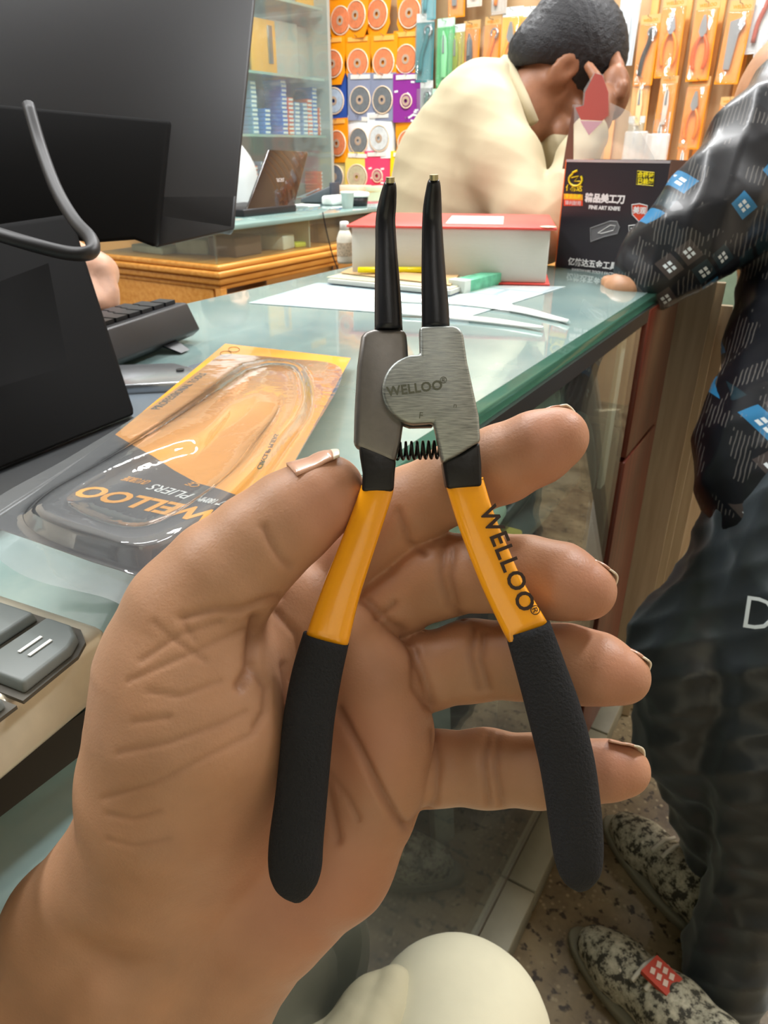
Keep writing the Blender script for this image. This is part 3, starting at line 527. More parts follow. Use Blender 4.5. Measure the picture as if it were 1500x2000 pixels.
# ledger
ld = thing('ledger', 'thick red covered ledger with a stack of grey edged pages on the counter', 'book', (-.5, 1.1, T))
fl, fr, rr_ = atZ(688, 548, T), atZ(1068, 558, T), atZ(1150, 532, T)
e1 = (fr-fl); wl = np.linalg.norm(e1[:2]); e1 /= np.linalg.norm(e1); e2 = np.array([-e1[1], e1[0], 0]); wd = .215
HT = .075
def lb(a0, a1, b0, b1, z0, z1, name, m, bv=0):
    P = [fl+e1*a+e2*b for a, b in ((a0, b0), (a1, b0), (a1, b1), (a0, b1))]; v, f = prism([p+np.array([0, 0, z1-0]) for p in P], [p+np.array([0, 0, z0]) for p in P]); o = fixn(mk(name, v, f, m, ld, True)); return bevel(o, bv) if bv else o
PG = mat('page_edges', '#cfcbc2', .8); t = NT(PG); wv = t.n('TexWave', i_Vector=t.n('TexCoord').outputs['Object'], i_Scale=160.0, i_Distortion=1.5, bands_direction='Z'); t.l(t.ramp(wv.outputs[0], [(.1, lin('#bdb8ae')), (.6, lin('#d6d2c8'))]), t.b.inputs['Base Color']); t.bump(wv.outputs[0], .25, .0005)
REDC = mat('red_cover', '#d6453a', .4, var=.06)
lb(-.004, wl+.004, -.004, wd, 0, .003, 'back_cover', REDC, .001); lb(0, wl-.002, .001, wd-.004, .0032, HT, 'pages', PG, .002); lb(-.006, wl+.006, -.006, wd+.002, HT+.0002, HT+.0035, 'front_cover', REDC, .001); lb(-.006, wl+.006, wd-.001, wd+.004, .0, HT+.003, 'spine', REDC, .001)
lb(wl*.47, wl*.76, .03, .16, HT+.0036, HT+.0044, 'label', mat('cream_label', '#f1ded0', .5)); 
P = fl+e1*(wl-.006)+e2*.004; v, f = lathe([(.009, 0), (.012, .001), (.008, .0015)], 10, tuple(P+np.array([0, 0, HT+.0034]))); tag(mk('worn_corner', v, f, mat('worn', '#d9b89a', .7, var=.2, vs=200), ld, True), 'worn beige corner of the cover')
# notebook, brown paper, yellow pen, green strip box
nb = thing('notebook', 'flat grey notebook with dark blue back on the counter before the ledger', 'book', tuple((atZ(770, 560, T))))
def slab(name, pts, z0, z1, m, parent, label=None, cat=None, bv=0):
    P = [atZ(x, y, z1) for x, y in pts]; v, f = prism(P[::-1], [p+np.array([0, 0, z0-z1]) for p in P[::-1]]); o = fixn(mk(name, v, f, m, parent, True)); 
    if bv: bevel(o, bv)
    return tag(o, label, cat) if label else o
slab('back_cover', [(640, 551), (880, 575), (960, 548), (730, 526)], T, T+.0025, mat('navy', '#2a4a86', .4), nb, bv=.0004); slab('pages', [(640, 545), (880, 568), (955, 540), (730, 520)], T+.0026, T+.0085, mat('grey_pages', '#b9bbb4', .7), nb, bv=.0006); slab('front_cover', [(638, 541), (880, 564), (958, 536), (728, 516)], T+.0086, T+.0098, mat('pale_cover', '#c8c6a8', .5), nb, bv=.0003)
P = [atZ(x, y, T+.012) for x, y in ((665, 532), (880, 556), (900, 532), (775, 482), (720, 500))]; P[3] = P[3]*1; P[3][2] += .0; P = np.array(P); P[3] = atZ(775, 512, T+.012)+np.array([0, 0, .02]); P[4] = atZ(715, 520, T+.012)+np.array([0, 0, .008])
v, f = prism(P[::-1], (P-[0, 0, .0012])[::-1]); tag(fixn(mk('brown_paper', v, f, mat('kraft', '#c8a878', .8, var=.06), None, True)), 'folded tan paper lying on the grey notebook', 'paper')
a, b = atZ(700, 527, T+.018), atZ(838, 527, T+.018); pen = thing('pen', 'bright yellow pen on the tan paper', 'pen', tuple(a-np.array([0, 0, .0]))); v, f = tube([a, a+(b-a)*.5, b], .0042, 10); mk('barrel', v, f, mat('yellow_pen', '#f2e200', .3), pen, True, smooth=True); v, f = tube([a-(b-a)*.01, a], [.003, .0043], 10); mk('cap_end', v, f, mat('yellow_pen', '#f2e200', .3), pen, True)
a, b = atZ(893, 560, T+.008), atZ(990, 536, T+.008); gb = thing('eraser_box', 'small green box with white worn sleeve end before the ledger', 'box', ((a+b)/2)[:3]*np.array([1, 1, 0])+np.array([0, 0, T+.0003]), (0, 0, math.atan2((b-a)[1], (b-a)[0])))
Lg = np.linalg.norm(b-a); box('sleeve', (.004, 0, .008), (Lg*.86, .026, .016), mat('green_sleeve', '#5fb08c', .4, var=.35, vs=60), gb, bv=.001); box('end', (-Lg*.46, 0, .0085), (Lg*.12, .027, .017), mat('grey_end', '#c4ccc4', .5), gb, bv=.001)
# white glue bottle, yellow cap bottle, white marker
p = atZ(679, 516, T); gl = thing('glue_bottle', 'white bottle with printed label left of the ledger', 'bottle', (p[0]-.012, p[1]+.01, T)); v, f = lathe([(.013, 0), (.0135, .004), (.0135, .04), (.010, .05), (.007, .054)], 18); mk('body', v, f, mat('cream_plastic', '#e8e4d4', .4), gl, smooth=True); v, f = lathe([(.008, .054), (.0075, .066), (.006, .067)], 14); mk('cap', v, f, WHITE, gl, smooth=True); v, f = lathe([(.0138, .012), (.0138, .034)], 18); mk('label', v, f[:-2], mat('label_lines', '#c8b8a0', .5, var=.3, vs=300), gl)
p = atZ(1019, 480, T); yb = thing('bottle', 'dark small bottle with bright yellow cap behind the ledger', 'bottle', (p[0]-.01, p[1]+.03, T)); v, f = lathe([(.012, 0), (.012, .11), (.009, .117)], 14); mk('body', v, f, BLACKP, yb, smooth=True); v, f = lathe([(.0105, .117), (.0105, .127), (.007, .128)], 14); mk('cap', v, f, mat('yellow_pen', '#f2e200', .3), yb, smooth=True)
mk_ = thing('marker', 'white marker pen standing upright behind the ledger', 'marker', (p[0]+.018, p[1]+.038, T)); v, f = lathe([(.007, 0), (.007, .10)], 12); mk('barrel', v, f, WHITE, mk_, smooth=True); v, f = lathe([(.0078, .10), (.0078, .152), (.005, .154)], 12); mk('cap', v, f, mat('lilac_white', '#d8d4e6', .3), mk_, smooth=True)
# ---------------------------------------------------------------- black display box of art knives
A0, A1 = atZ(1086, 520, T), atZ(1290, 545, T)
bx = thing('display_box', 'black open counter display box of art knives beside the ledger', 'box', (0, 0, 0))
bl = atD(1090, 530, 1.12); bl = atZ(1085, 522, T); br = atZ(1285, 545, T)
ex = (br-bl); bwid = .172; ex /= np.linalg.norm(ex); ey = np.array([-ex[1], ex[0], 0]); ez = np.array([0, 0, 1.0])
bx.location = [float(q) for q in bl]
def topz(x, y): r = ray(x, y); s = ((bl-CAM)@ey)/(r@ey); return (CAM+r*s)
tl_, tr_ = topz(1102, 312), topz(1308, 326); bh = float(tl_[2]-T); bwid = float((tr_-bl)@ex); BOXM = mat('black_carton', '#25252c', .35); dp = .09
def bp(a, b, c): return bl+ex*a+ey*b+ez*c
def bslab(name, a0, a1, b0, b1, c0, c1, m): 
    v = [bp(a, b, c) for a, b, c in ((a0, b0, c0), (a1, b0, c0), (a1, b1, c0), (a0, b1, c0), (a0, b0, c1), (a1, b0, c1), (a1, b1, c1), (a0, b1, c1))]; return mk(name, v, BOXF, m, bx, True)
bslab('front_panel', 0, bwid, 0, .0015, 0, bh, BOXM); bslab('back_panel', 0, bwid, dp, dp+.0015, 0, bh*1.0, BOXM); bslab('side_panel', bwid, bwid+.0015, 0, dp, 0, bh, mat('carton_brown', '#6a4a3a', .6)); bslab('bottom', 0, bwid, 0.002, dp, 0, .0015, BOXM)
tag(bslab('side_panel', -.0015, 0, 0, dp, 0, bh, mat('orange_side', '#e8702a', .5)), 'orange side panel'); bslab('rim', 0, bwid, -.0006, .002, bh-.003, bh+.0006, mat('silver_rim', '#d6d8e0', .2, .6))
def bpt(x, y, off=-.0006): r = ray(x, y); s = ((bl-CAM)@ey+off)/(r@ey); return CAM+r*s
YP = mat('print_yellow', '#f2e21e', .4); WP = mat('print_white', '#ececec', .4); OP = mat('print_red', '#e04a2a', .4)
def btext(s, x, y, hpx, m, **k): P = bpt(x, y); d = (P-CAM)@fw; text(s, hpx*d/F*1.25, P, ex, ez, m, bx, **k)
PATCHM = mat('print_patch', '#e8602a', .4)
q0, q1 = bpt(1101, 378, -.0003), bpt(1138, 402, -.0003); v = [q0, bpt(1138, 380, -.0003), q1, bpt(1101, 402, -.0003)]; mk('printed_patch', v, [(0, 3, 2, 1)], OP, bx, True)
v = [bpt(1101, 378), bpt(1138, 380), bpt(1138, 391), bpt(1101, 389)]; mk('printed_patch', v, [(0, 3, 2, 1)], mat('print_amber', '#f2b02a', .4), bx, True)
btext('专业品质', 1119, 384, 7, YP, bold=.0002); btext('锋利耐用', 1119, 397, 7, WP)
btext('亿航达', 1121, 368, 9.5, YP, bold=.0003); btext('精品美工刀', 1181, 389, 13.5, WP, bold=.0006); btext('FINE ART KNIFE', 1180, 406.5, 7.5, WP, bold=.0003); btext('亿航达五金工具厂', 1163, 517, 12, WP, bold=.0003); btext('HARDWARE TOOLS FACTORY', 1163, 532, 6, WP, bold=.0001)
btext('合格证', 1261, 342, 9, YP, bold=.0003); btext('已检验', 1261, 355, 9, YP, bold=.0003)
def bpoly(name, pts, r, m, closed=True, off=-.0008):
    P = [bpt(x, y, off) for x, y in pts]; P = P+[P[0], P[1]] if closed else P; v, f = tube(P, r, 5, not closed); return mk(name, v, f, m, bx, True)
bpoly('badge_frame', [(1245, 334), (1278, 337), (1276, 363), (1243, 360)], .0005, YP)
a = [(1124+13*math.cos(q), 351+12*math.sin(q)) for q in np.linspace(-.6, 4.2, 14)]; bpoly('emblem', a+[(1119, 337), (1128, 333)], .0016, YP, False)
bpoly('emblem', [(1116, 347), (1130, 344), (1122, 354), (1133, 354)], .0009, YP, False)
for (cx, cy, m, s) in ((1249, 415, OP, '美观'), (1243, 456, WP, '耐用')):
    pts = [(cx-15, cy-15), (cx, cy-17), (cx+16, cy-13), (cx+14, cy+5), (cx, cy+19), (cx-14, cy+4)]
    if m is OP: v = [bpt(x, y, -.0004) for x, y in pts]; mk('shield', v, [tuple(range(5, -1, -1))], OP, bx, True)
    bpoly('shield_frame', pts, .0007, WP); btext(s, cx, cy-3, 11, WP, bold=.0003)
GRP = mat('print_grey', '#8d8d90', .4); bpoly('knife_picture', [(1154, 472), (1153, 446), (1192, 432), (1205, 433), (1210, 444), (1206, 456), (1180, 462)], .0009, GRP); v = [bpt(x, y, -.0003) for x, y in [(1154, 472), (1153, 446), (1192, 432), (1205, 433), (1210, 444), (1206, 456), (1180, 462)]]; mk('knife_picture', v, [tuple(range(6, -1, -1))], mat('print_midgrey', '#66666a', .4), bx, True); bpoly('knife_picture', [(1168, 455), (1192, 440), (1202, 441), (1198, 450), (1175, 456)], .0006, WP)
# raised clear lid with red printed shape, at the back of the box
def lpt(x, y, b): r = ray(x, y); s = ((bl-CAM)@ey+b)/(r@ey); return CAM+r*s
def lpoly(name, pts, b, m, th=.0006, lab=None):
    P = [lpt(x, y, b) for x, y in pts]; v, f = prism(P[::-1], [p+ey*th for p in P[::-1]]); o = fixn(mk(name, v, f, m, bx, True)); return tag(o, lab) if lab else o
lpoly('clear_lid', [(1122, 320), (1118, 204), (1138, 205), (1140, 175), (1160, 142), (1178, 145), (1190, 200), (1230, 218), (1292, 335)], dp-.004, film('lid_film', gloss=.3, milk=.12, rough=.05, refl=1.3), .0008)
lpoly('lid_flap', [(1098, 330), (1108, 270), (1120, 204), (1120, 330)], dp-.005, mat('carton_brown', '#6a4a3a', .6))
lpoly('lid_print', [(1124, 210), (1140, 206), (1143, 180), (1162, 143), (1176, 147), (1188, 180), (1188, 225), (1176, 236), (1134, 234)], dp-.006, mat('dull_red_print', '#b0564e', .5), .0006, 'dull red shape printed on the clear lid')
lpoly('lid_print', [(1133, 236), (1177, 237), (1150, 264)], dp-.006, mat('lilac_print', '#c9a6b4', .5), .0006, 'pale lilac tip printed on the clear lid')
# ---------------------------------------------------------------- monitor
MB = mat('monitor_black', '#14161c', .5, bump=.25, bs=1500, bd=.0002); MB2 = mat('monitor_glossy_black', '#0a0a0b', .8, bump=.2, bs=1200, bd=.0002, spec=.12)
mo = thing('monitor', 'black computer monitor seen from behind on a wide stand at the left', 'monitor', (-.47, .30, T))
dM = .60
def shellpts(pts): return [atD(x, y, d) for x, y, d in pts]
Cn = [(500, -60, .64), (455, 450, .615), (305, 484, .585), (-260, 400, .50), (-260, -300, .56)]
P = shellpts([(505, -60, .66), (457, 450, .63), (-330, 330, .53), (-330, -330, .56)]); P = np.array(P)
nn = np.cross(P[1]-P[0], P[2]-P[1]); nn /= np.linalg.norm(nn); nn = nn if nn@fw > 0 else -nn
P4 = np.array([P[0], P[1], P[2], P[0]+P[2]-P[1]]); v, f = prism(P4, P4+nn*.012); bevel(fixn(mk('screen_panel', v, f, MB, mo, True)), .003)
Q = np.array([np.mean(P4, 0)*.03+p*.97 for p in P4])+nn*.0125; v, f = prism(Q, Q+nn*.0006); fixn(mk('display', v, f, mat('lit_display', '#8fa6c0', .2, emit=.5), mo, True))
# sloping bottom of the rear shell and the centre housing
def onplane(x, y, off=0): r = ray(x, y); s = ((P[0]-CAM)@nn-off)/(r@nn); return CAM+r*s
low = [onplane(457, 450), onplane(480, 150), onplane(310, 215), onplane(305, 482)]
v, f = prism([onplane(x, y, 0) for x, y in ((458, 449), (462, 380), (300, 380), (303, 484))], [onplane(x, y, -.008) for x, y in ((458, 449), (462, 380), (300, 380), (303, 484))]); bevel(fixn(mk('rear_shell', v, f, MB, mo, True)), .002)
hp = [(330, 236), (305, 484), (262, 468), (185, 474), (-300, 420), (-300, 175), (30, 208)]
v, f = prism([onplane(x+ (6 if x > 200 else 0), y, .0) for x, y in hp], [onplane(x, y, .022) for x, y in hp]); bevel(fixn(mk('housing', v, f, MB2, mo, True)), .003)
# stand neck and base
nk = [(150, 440), (166, 505), (265, 812), (-90, 960), (-160, 470)]
npz = [atD(x, y, d) for x, y, d in ((140, 420, .54), (166, 505, .535), (265, 812, .44), (-90, 955, .36), (-200, 470, .47))]
npz[2] = atZ(265, 812, T+.012); npz[3] = atZ(-90, 955, T+.012)
v, f = prism(npz, [p+np.array([-.012, .008, 0]) for p in npz]); bevel(fixn(mk('stand_neck', v, f, MB2, mo, True)), .003)
bpts = [atZ(x, y, T+.010) for x, y in ((268, 815), (235, 850), (-10, 1010), (-240, 1100), (-300, 900), (60, 700))]
v, f = prism(bpts, [p-np.array([0, 0, .0095]) for p in bpts]); bevel(fixn(mk('stand_base', v, f, mat('stand_grey_black', '#26282a', .3), mo, True)), .003)
cb_ = spline([atD(x, y, d) for x, y, d in ((55, 205, .50), (80, 290, .49), (110, 370, .47), (145, 430, .45), (178, 468, .43), (176, 493, .42), (130, 494, .42), (50, 474, .42), (-60, 440, .43))], 50)
v, f = tube(cb_, .0042, 12); tag(mk('cable', v, f, mat('cable_black', '#17171b', .5), None, True, smooth=True), 'thick black cable looping down behind the monitor', 'cable')
# ---------------------------------------------------------------- keyboard behind the stand
kb = thing('keyboard', 'black keyboard seen from its rear edge, tilted on its feet behind the monitor stand', 'keyboard', tuple(atZ(330, 680, T)))
K0, K1 = atZ(150, 742, T+.01), atZ(388, 648, T+.01); K1t, K0t = atZ(403, 590, T+.036), atZ(150, 655, T+.036)
kd = (K1-K0); kd /= np.linalg.norm(kd); kn = np.array([-kd[1], kd[0], 0]); LK = np.linalg.norm(K1-K0)
def kp(a, b, c): return K0+kd*a+kn*b+np.array([0, 0, c])
sec = [(0, 0.002), (.012, .028), (.05, .026), (.155, .004), (.155, -.006), (.01, -.006)]
v, f = prism([kp(-.25, b, c) for b, c in sec], [kp(LK+.004, b, c) for b, c in sec]); bevel(fixn(mk('case', v, f, BLACKP, kb, True)), .002)
for i in range(22):
    for j in range(4): a = LK-.012-i*.019; b = .03+j*.022; mk('key', [kp(a+s*.008, b+t_*.009, .0285-(b-.012)*.17+q) for q in (0, .006) for s, t_ in ((-1, -1), (1, -1), (1, 1), (-1, 1))], BOXF, BLACKP, kb, True)
for a in (LK-.055, LK-.24): v, f = prism([kp(a, .004, -.002), kp(a+.022, .004, -.002), kp(a+.018, -.012, -.0085), kp(a+.004, -.012, -.0085)], [kp(a, .012, -.002), kp(a+.022, .012, -.002), kp(a+.018, -.006, -.0085), kp(a+.004, -.006, -.0085)]); fixn(mk('foot', v, f, BLACKP, kb, True))
# silver device and pale card beneath the stand
sd = thing('silver_device', 'flat silver device with rounded end beside the monitor stand', 'device', tuple(atZ(310, 740, T)))
ps = [(228, 722), (345, 703), (382, 712), (392, 722), (380, 762), (250, 770)]
v, f = prism([atZ(x, y, T+.010) for x, y in ((225, 712), (340, 708), (378, 718), (384, 728), (378, 745), (240, 752))], [atZ(x, y, T+.010)-np.array([0, 0, .0095]) for x, y in ((225, 712), (340, 708), (378, 718), (384, 728), (378, 745), (240, 752))]); bevel(fixn(mk('body', v, f, mat('silver_paint', '#b9bdc2', .2, .7), sd, True)), .002, 3)
pv = atZ(352, 723, T+.0105); v, f = lathe([(.0035, 0), (.0035, .0008)], 12, pv); mk('button', v, f, BLACKP, sd, True)
slab('grey_board', [(225, 760), (415, 700), (390, 860), (200, 880)], T, T+.0022, mat('grey_board', '#6f7a84', .35), None, 'flat grey board under the blister card and silver device', 'board')
# ---------------------------------------------------------------- blister card on the counter
cTL, cTR, cBL = atZ(440, 672, T+.008), atZ(685, 700, T+.010), atZ(0, 1010, T+.050)
vd = cBL-cTL; CLN = np.linalg.norm(vd); vd /= CLN; ud = cTR-cTL; nd = np.cross(vd, ud); nd /= np.linalg.norm(nd); nd = nd if nd[2] > 0 else -nd
udn = np.cross(vd, nd); udn = udn if udn@ud > 0 else -udn; CW = ud@udn
def cp(u, v, h=0): return cTL+udn*(u*CW)+vd*v+nd*h
def cuv(x, y): r = ray(x, y); p = CAM+r*(((cTL-CAM)@nd)/(r@nd))-cTL; return p@udn/CW, p@vd
bk = thing('blister_card', 'opened orange and black blister card with clear plastic shell on the counter', 'packaging', tuple(cp(.5, .16)-np.array([0, 0, .01])))
split_pts = [cuv(x, y) for x, y in ((225, 850), (262, 872), (300, 893), (340, 920), (385, 945), (430, 957), (480, 975), (530, 985))]; far_pts = [cuv(440+245*k/7, 672+28*k/7) for k in range(8)]
end_pts = [cuv(x, y) for x, y in ((-20, 1028), (30, 1045), (80, 1062), (130, 1080), (180, 1098), (235, 1115), (290, 1135), (345, 1155))]
def strip(name, A_, B_, m, h=0):
    n = len(A_); V = [cp(*p, h) for p in A_]+[cp(*p, h) for p in B_]; o = mk(name, V, [(i, i+1, n+i+1, n+i) for i in range(n-1)], m, bk, True); q = o.modifiers.new('s', 'SOLIDIFY'); q.thickness = .0004; return o
strip('card_print_orange', far_pts, split_pts, mat('orange_print', '#f7a410', .35, coat=.3)); strip('card_print_black', split_pts, end_pts, mat('black_print', '#25272e', .4, coat=.3))
DK = mat('dark_ink', '#3a2a12', .5); YI = mat('yellow_ink', '#f2a416', .4)
def ctext(s_, x0, y0, x1, y1, hpx_up, m, **k):
    """text running from (x0, y0) to (x1, y1); hpx_up = photo point above the text middle"""
    a_, b_ = cp(*cuv(x0, y0)), cp(*cuv(x1, y1)); xa = b_-a_; Lx = np.linalg.norm(xa); xa /= Lx; v0, f0 = text_mesh(s_, 1.0, ex=.01, **k); wdt = v0[:, 0].max()-v0[:, 0].min()
    sz = Lx/wdt; upv = cp(*cuv(*hpx_up))-(a_+b_)/2; ya = upv-xa*(upv@xa); ya /= np.linalg.norm(ya); mid = (a_+b_)/2+nd*.0006
    sy = np.linalg.norm(upv-xa*(upv@xa))/.5; V_ = mid+v0[:, :1]*sz*xa+v0[:, 1:2]*sy*ya+v0[:, 2:3]*.01*nd; return mk('lettering', V_, f0, m, bk, True)
ctext('PROFESSIONAL TOOLS', 304, 801, 398, 731, (346, 761), DK, spacing=1.1)
for (x, y) in ((457, 684), (441, 692)): vv, ff = tube([cp(*cuv(x+11*math.cos(a), y+5*math.sin(a)), .0007) for a in np.linspace(0, 6.3, 16)], .00022, 4); mk('printed_ring', vv, ff, DK, bk, True)
ctext('WELLOO', 418, 1012, 158, 958, (280, 1003), YI, bold=.03); ctext('PLIERS', 372, 972, 296, 952, (330, 972), WHITE); ctext('CR-V CHROME', 290, 945, 245, 936, (266, 948), YI); ctext('7" 180MM', 436, 985, 388, 976, (410, 988), WHITE)
ctext('CIRCLIP PLIERS', 505, 918, 540, 850, (528, 886), DK)
ctext('CE', 388, 952, 368, 946, (378, 956), YI)
# transparent shell: nested rings from the flat flange up to the plateau, each given by its outline
def ring(pts, h, n=64):
    P_ = [cuv(x, y) for x, y in pts]; Q_ = np.array([cp(*p, h) for p in P_]); L_ = spline(np.vstack([Q_, Q_[:1]]), n+1)[:-1]; return L_
flange = [(432, 690), (560, 700), (668, 720), (600, 860), (520, 985), (350, 1195), (200, 1165), (20, 1110), (-40, 1000), (140, 890), (300, 790)]
foot = [(470, 712), (530, 703), (590, 716), (612, 790), (560, 880), (480, 985), (330, 1110), (180, 1090), (60, 1040), (60, 985), (200, 900), (350, 800)]
top1 = [(492, 728), (530, 716), (572, 724), (590, 780), (540, 860), (450, 960), (310, 1060), (190, 1046), (85, 1005), (100, 965), (230, 890), (370, 808)]
well = [(450, 800), (500, 780), (540, 800), (500, 860), (440, 930), (300, 1020), (220, 1020), (140, 985), (140, 962), (240, 905), (340, 868), (400, 850)]
HS = .0145
def sh_(pts, h):                                  # the outline is seen at height h: shift it back to the card plane
    out = []
    for x, y in pts:
        r = ray(x, y); p = CAM+r*(((cTL+nd*h-CAM)@nd)/(r@nd))-cTL; out.append(cp(p@udn/CW, p@vd, h))
    Q_ = np.array(out); return spline(np.vstack([Q_, Q_[:1]]), 65)[:-1]
R_ = [sh_(flange, .0016), sh_(foot, .0022), sh_(foot, .0022)*.93+sh_(top1, HS)*.07, sh_(foot, .0022)*.25+sh_(top1, HS)*.75+nd*.0015, sh_(top1, HS), sh_(top1, HS)*.4+sh_(well, HS)*.6, sh_(well, HS), sh_(well, HS)*.9+sh_(well, HS).mean(0)*.1-nd*.005]
V = np.vstack(R_+[R_[-1].mean(0)[None]]); n_ = 64; FF = [(k*n_+i, k*n_+(i+1) % n_, (k+1)*n_+(i+1) % n_, (k+1)*n_+i) for k in range(len(R_)-1) for i in range(n_)]+[((len(R_)-1)*n_+i, (len(R_)-1)*n_+(i+1) % n_, len(R_)*n_) for i in range(n_)]
o = fixn(mk('clear_shell', V, FF, film('blister_film', '#f2f4f6', gloss=.5, milk=.12, rough=.035, refl=1.3, bump=.22, bs=40), bk, True, smooth=True)); sb = o.modifiers.new('sub', 'SUBSURF'); sb.levels = 1; sb.render_levels = 1
# ---------------------------------------------------------------- calculator at the left edge
cz = T+.030
q = atZ(203, 1222, cz); q1 = atZ(0, 1372, cz); e_ = q1-q; e_ /= np.linalg.norm(e_); fN = np.array([-e_[1], e_[0], 0]); fN = fN if fN@(atZ(0, 1115, cz)-q) > 0 else -fN
ca = thing('calculator', 'silver desk calculator with grey keys at the left edge', 'calculator', tuple((q+e_*.06)*np.array([1, 1, 0])+np.array([0, 0, T+.0005])))
def kq(a, b, c=0): return q+e_*a+fN*b+np.array([0, 0, c])
SILM = mat('calc_silver', '#cfc8b4', .25, .25, var=.1, vs=60); 
v, f = prism([kq(-.001, -.001), kq(.13, -.001), kq(.13, .16), kq(-.001, .16)], [kq(-.002, -.002, -.026), kq(.13, -.002, -.026), kq(.13, .16, -.026), kq(-.002, .16, -.026)]); bevel(fixn(mk('body', v, f, SILM, ca, True)), .005, 4)
CK = mat('calc_key', '#6d7472', .45)
def ckey(a0, a1, b0, b1, s, rnd=False):
    pts = [(a0, b0), (a1, b0), (a1, b1), (a0, b1)] if not rnd else [(a0, b1), (a0, b0+.010), (a0+.004, b0+.004), (a0+.010, b0+.001), (a1, b0), (a1, b1)]
    well = [((a-(a0+a1)/2)*1.14+(a0+a1)/2, (b-(b0+b1)/2)*1.14+(b0+b1)/2) for a, b in pts]
    v, f = prism([kq(a, b, .0003) for a, b in well], [kq(a, b, -.001) for a, b in well]); fixn(mk('key_well', v, f, mat('key_well', '#4a463c', .6), ca, True))
    v, f = prism([kq((a-(a0+a1)/2)*.93+(a0+a1)/2, (b-(b0+b1)/2)*.93+(b0+b1)/2, .0045) for a, b in pts], [kq(a, b, .0002) for a, b in pts]); o = fixn(mk('key', v, f, CK, ca, True)); bevel(o, .0012, 3)
    if s == '=':
        for d_ in (-.0022, .0022): v = [kq((a0+a1)/2+x_, (b0+b1)/2+d_+y_, .0048+z_) for z_ in (0, .0003) for x_, y_ in ((-.0045, -.0006), (.0045, -.0006), (.0045, .0006), (-.0045, .0006))]; mk('lettering', v, BOXF, WHITE, ca, True)
    elif s: text(s, .012, kq((a0+a1)/2, (b0+b1)/2, .0048), e_, -fN, WHITE, ca, ex=.0001)
kx = atZ(105, 1215, cz+.004); ka = (kx-q)@e_; kb_ = (kx-q)@fN
a0 = ka-.002; b0 = kb_-.017
ckey(a0, a0+.030, b0, b0+.022, '=', True); ckey(a0, a0+.030, b0+.027, b0+.047, '+'); 
for i in range(3):
    for j in range(4): ckey(a0+.036+i*.028, a0+.060+i*.028, b0+j*.026, b0+.022+j*.026, ['0', '1', '4', '7', '00', '2', '5', '8', '.', '3', '6', '9'][i*4+j])
# ---------------------------------------------------------------- circlip pliers
PD = .172
pl = thing('circlip_pliers', 'pliers with bent black jaws, steel head and orange and black handles held in the hand', 'pliers', tuple(atD(820, 760, PD)))
STEEL = mat('brushed_steel', '#878c8b', .36, .9); t = NT(STEEL); mp = t.n('Mapping', i_Vector=t.n('TexCoord').outputs['Object'], i_Rotation=(0, .25, .5), i_Scale=(150, 150, 2600)); nz = t.n('TexNoise', i_Vector=mp.outputs[0], i_Scale=2, i_Detail=5); t.l(t.ramp(nz.outputs[0], [(.3, (.34, .34, .34)), (.7, (.52, .52, .52))]), t.b.inputs['Roughness']); t.l(t.ramp(nz.outputs[0], [(.3, lin('#7e8482')), (.7, lin('#b2b6b2'))]), t.b.inputs['Base Color']); t.bump(nz.outputs[0], .2, .0002)
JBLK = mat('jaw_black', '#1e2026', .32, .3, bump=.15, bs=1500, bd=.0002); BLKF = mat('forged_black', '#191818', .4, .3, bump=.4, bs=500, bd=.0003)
YSL = mat('orange_sleeve', '#ffab18', .2, coat=.4, bump=.05, bs=300); FOAM = mat('foam_grip', '#26272a', .9, bump=1.0, bs=1400, bd=.0005, spec=.25)
def poly(name, pts, d0, th, m, bv=.0006, parent=pl):
    A = [atD(x, y, d0) for x, y in pts]; B = [atD(x, y, d0)+fw*th for x, y in pts]; v, f = prism(A, B); return bevel(fixn(mk(name, v, f, m, parent, True)), bv, 3, 25)
def arc(cx, cy, r, a0, a1, n): return [(cx+r*math.cos(R(a)), cy+r*math.sin(R(a))) for a in np.linspace(a0, a1, n)]
# left half (lies behind the hub)
poly('head', [(732, 641), (793, 642), (796, 668), (798, 705), (790, 760), (789, 820), (783, 862), (772, 905), (701, 875), (690, 873), (692, 800), (697, 715), (705, 656), (712, 645)], .1735, .0075, mat('satin_steel', '#7a7774', .42, .85, var=.06, vs=600, bump=.15, bs=2500, bd=.0001), .0019)
# right half with the round hub on top
hub = arc(814, 760, 68, 250, 95, 30)
poly('head', [(821, 692), (819, 637), (884, 635), (897, 638), (905, 650), (913, 705), (936, 812), (939, 862), (928, 868), (900, 886), (864, 905), (847, 824), (835, 826)]+hub[::-1]+[(800, 693)], .1705, .0045, STEEL, .0009)
poly('head_backing', [(828, 645), (884, 645), (900, 660), (932, 815), (930, 860), (900, 880), (868, 895), (852, 824), (836, 700)], .1752, .0045, STEEL, .001)
v, f = lathe([(.0068, 0), (.0068, .0062)], 24); C0 = atD(814, 760, .1745); MM = np.stack([rt, up, fw], 1); mk('rivet', [C0+MM@np.array(p) for p in v], f, STEEL, pl, True)
# black strip that paints the shade gap under the hub and notch
poly('hub_gap_shade', [(785, 822), (846, 824), (846, 833), (800, 834), (786, 829)], .1752, .004, BLKF, .0003)
ENG = mat('etched_dark', '#5d6052', .6, .2)
text('WELLOO', .0031, atD(810, 759, .17035), rt+up*.13, up-rt*.13, ENG, pl, ex=.00003, bold=.00008, spacing=1.05); text('®', .0022, atD(866, 743, .17035), rt, up, ENG, pl, ex=.00003); text('F', .0022, atD(822, 812, .17035), rt-.1*up, up, ENG, pl, ex=.00003); text('n', .0018, atD(889, 792, .17035), rt-.1*up, up, ENG, pl, ex=.00003)
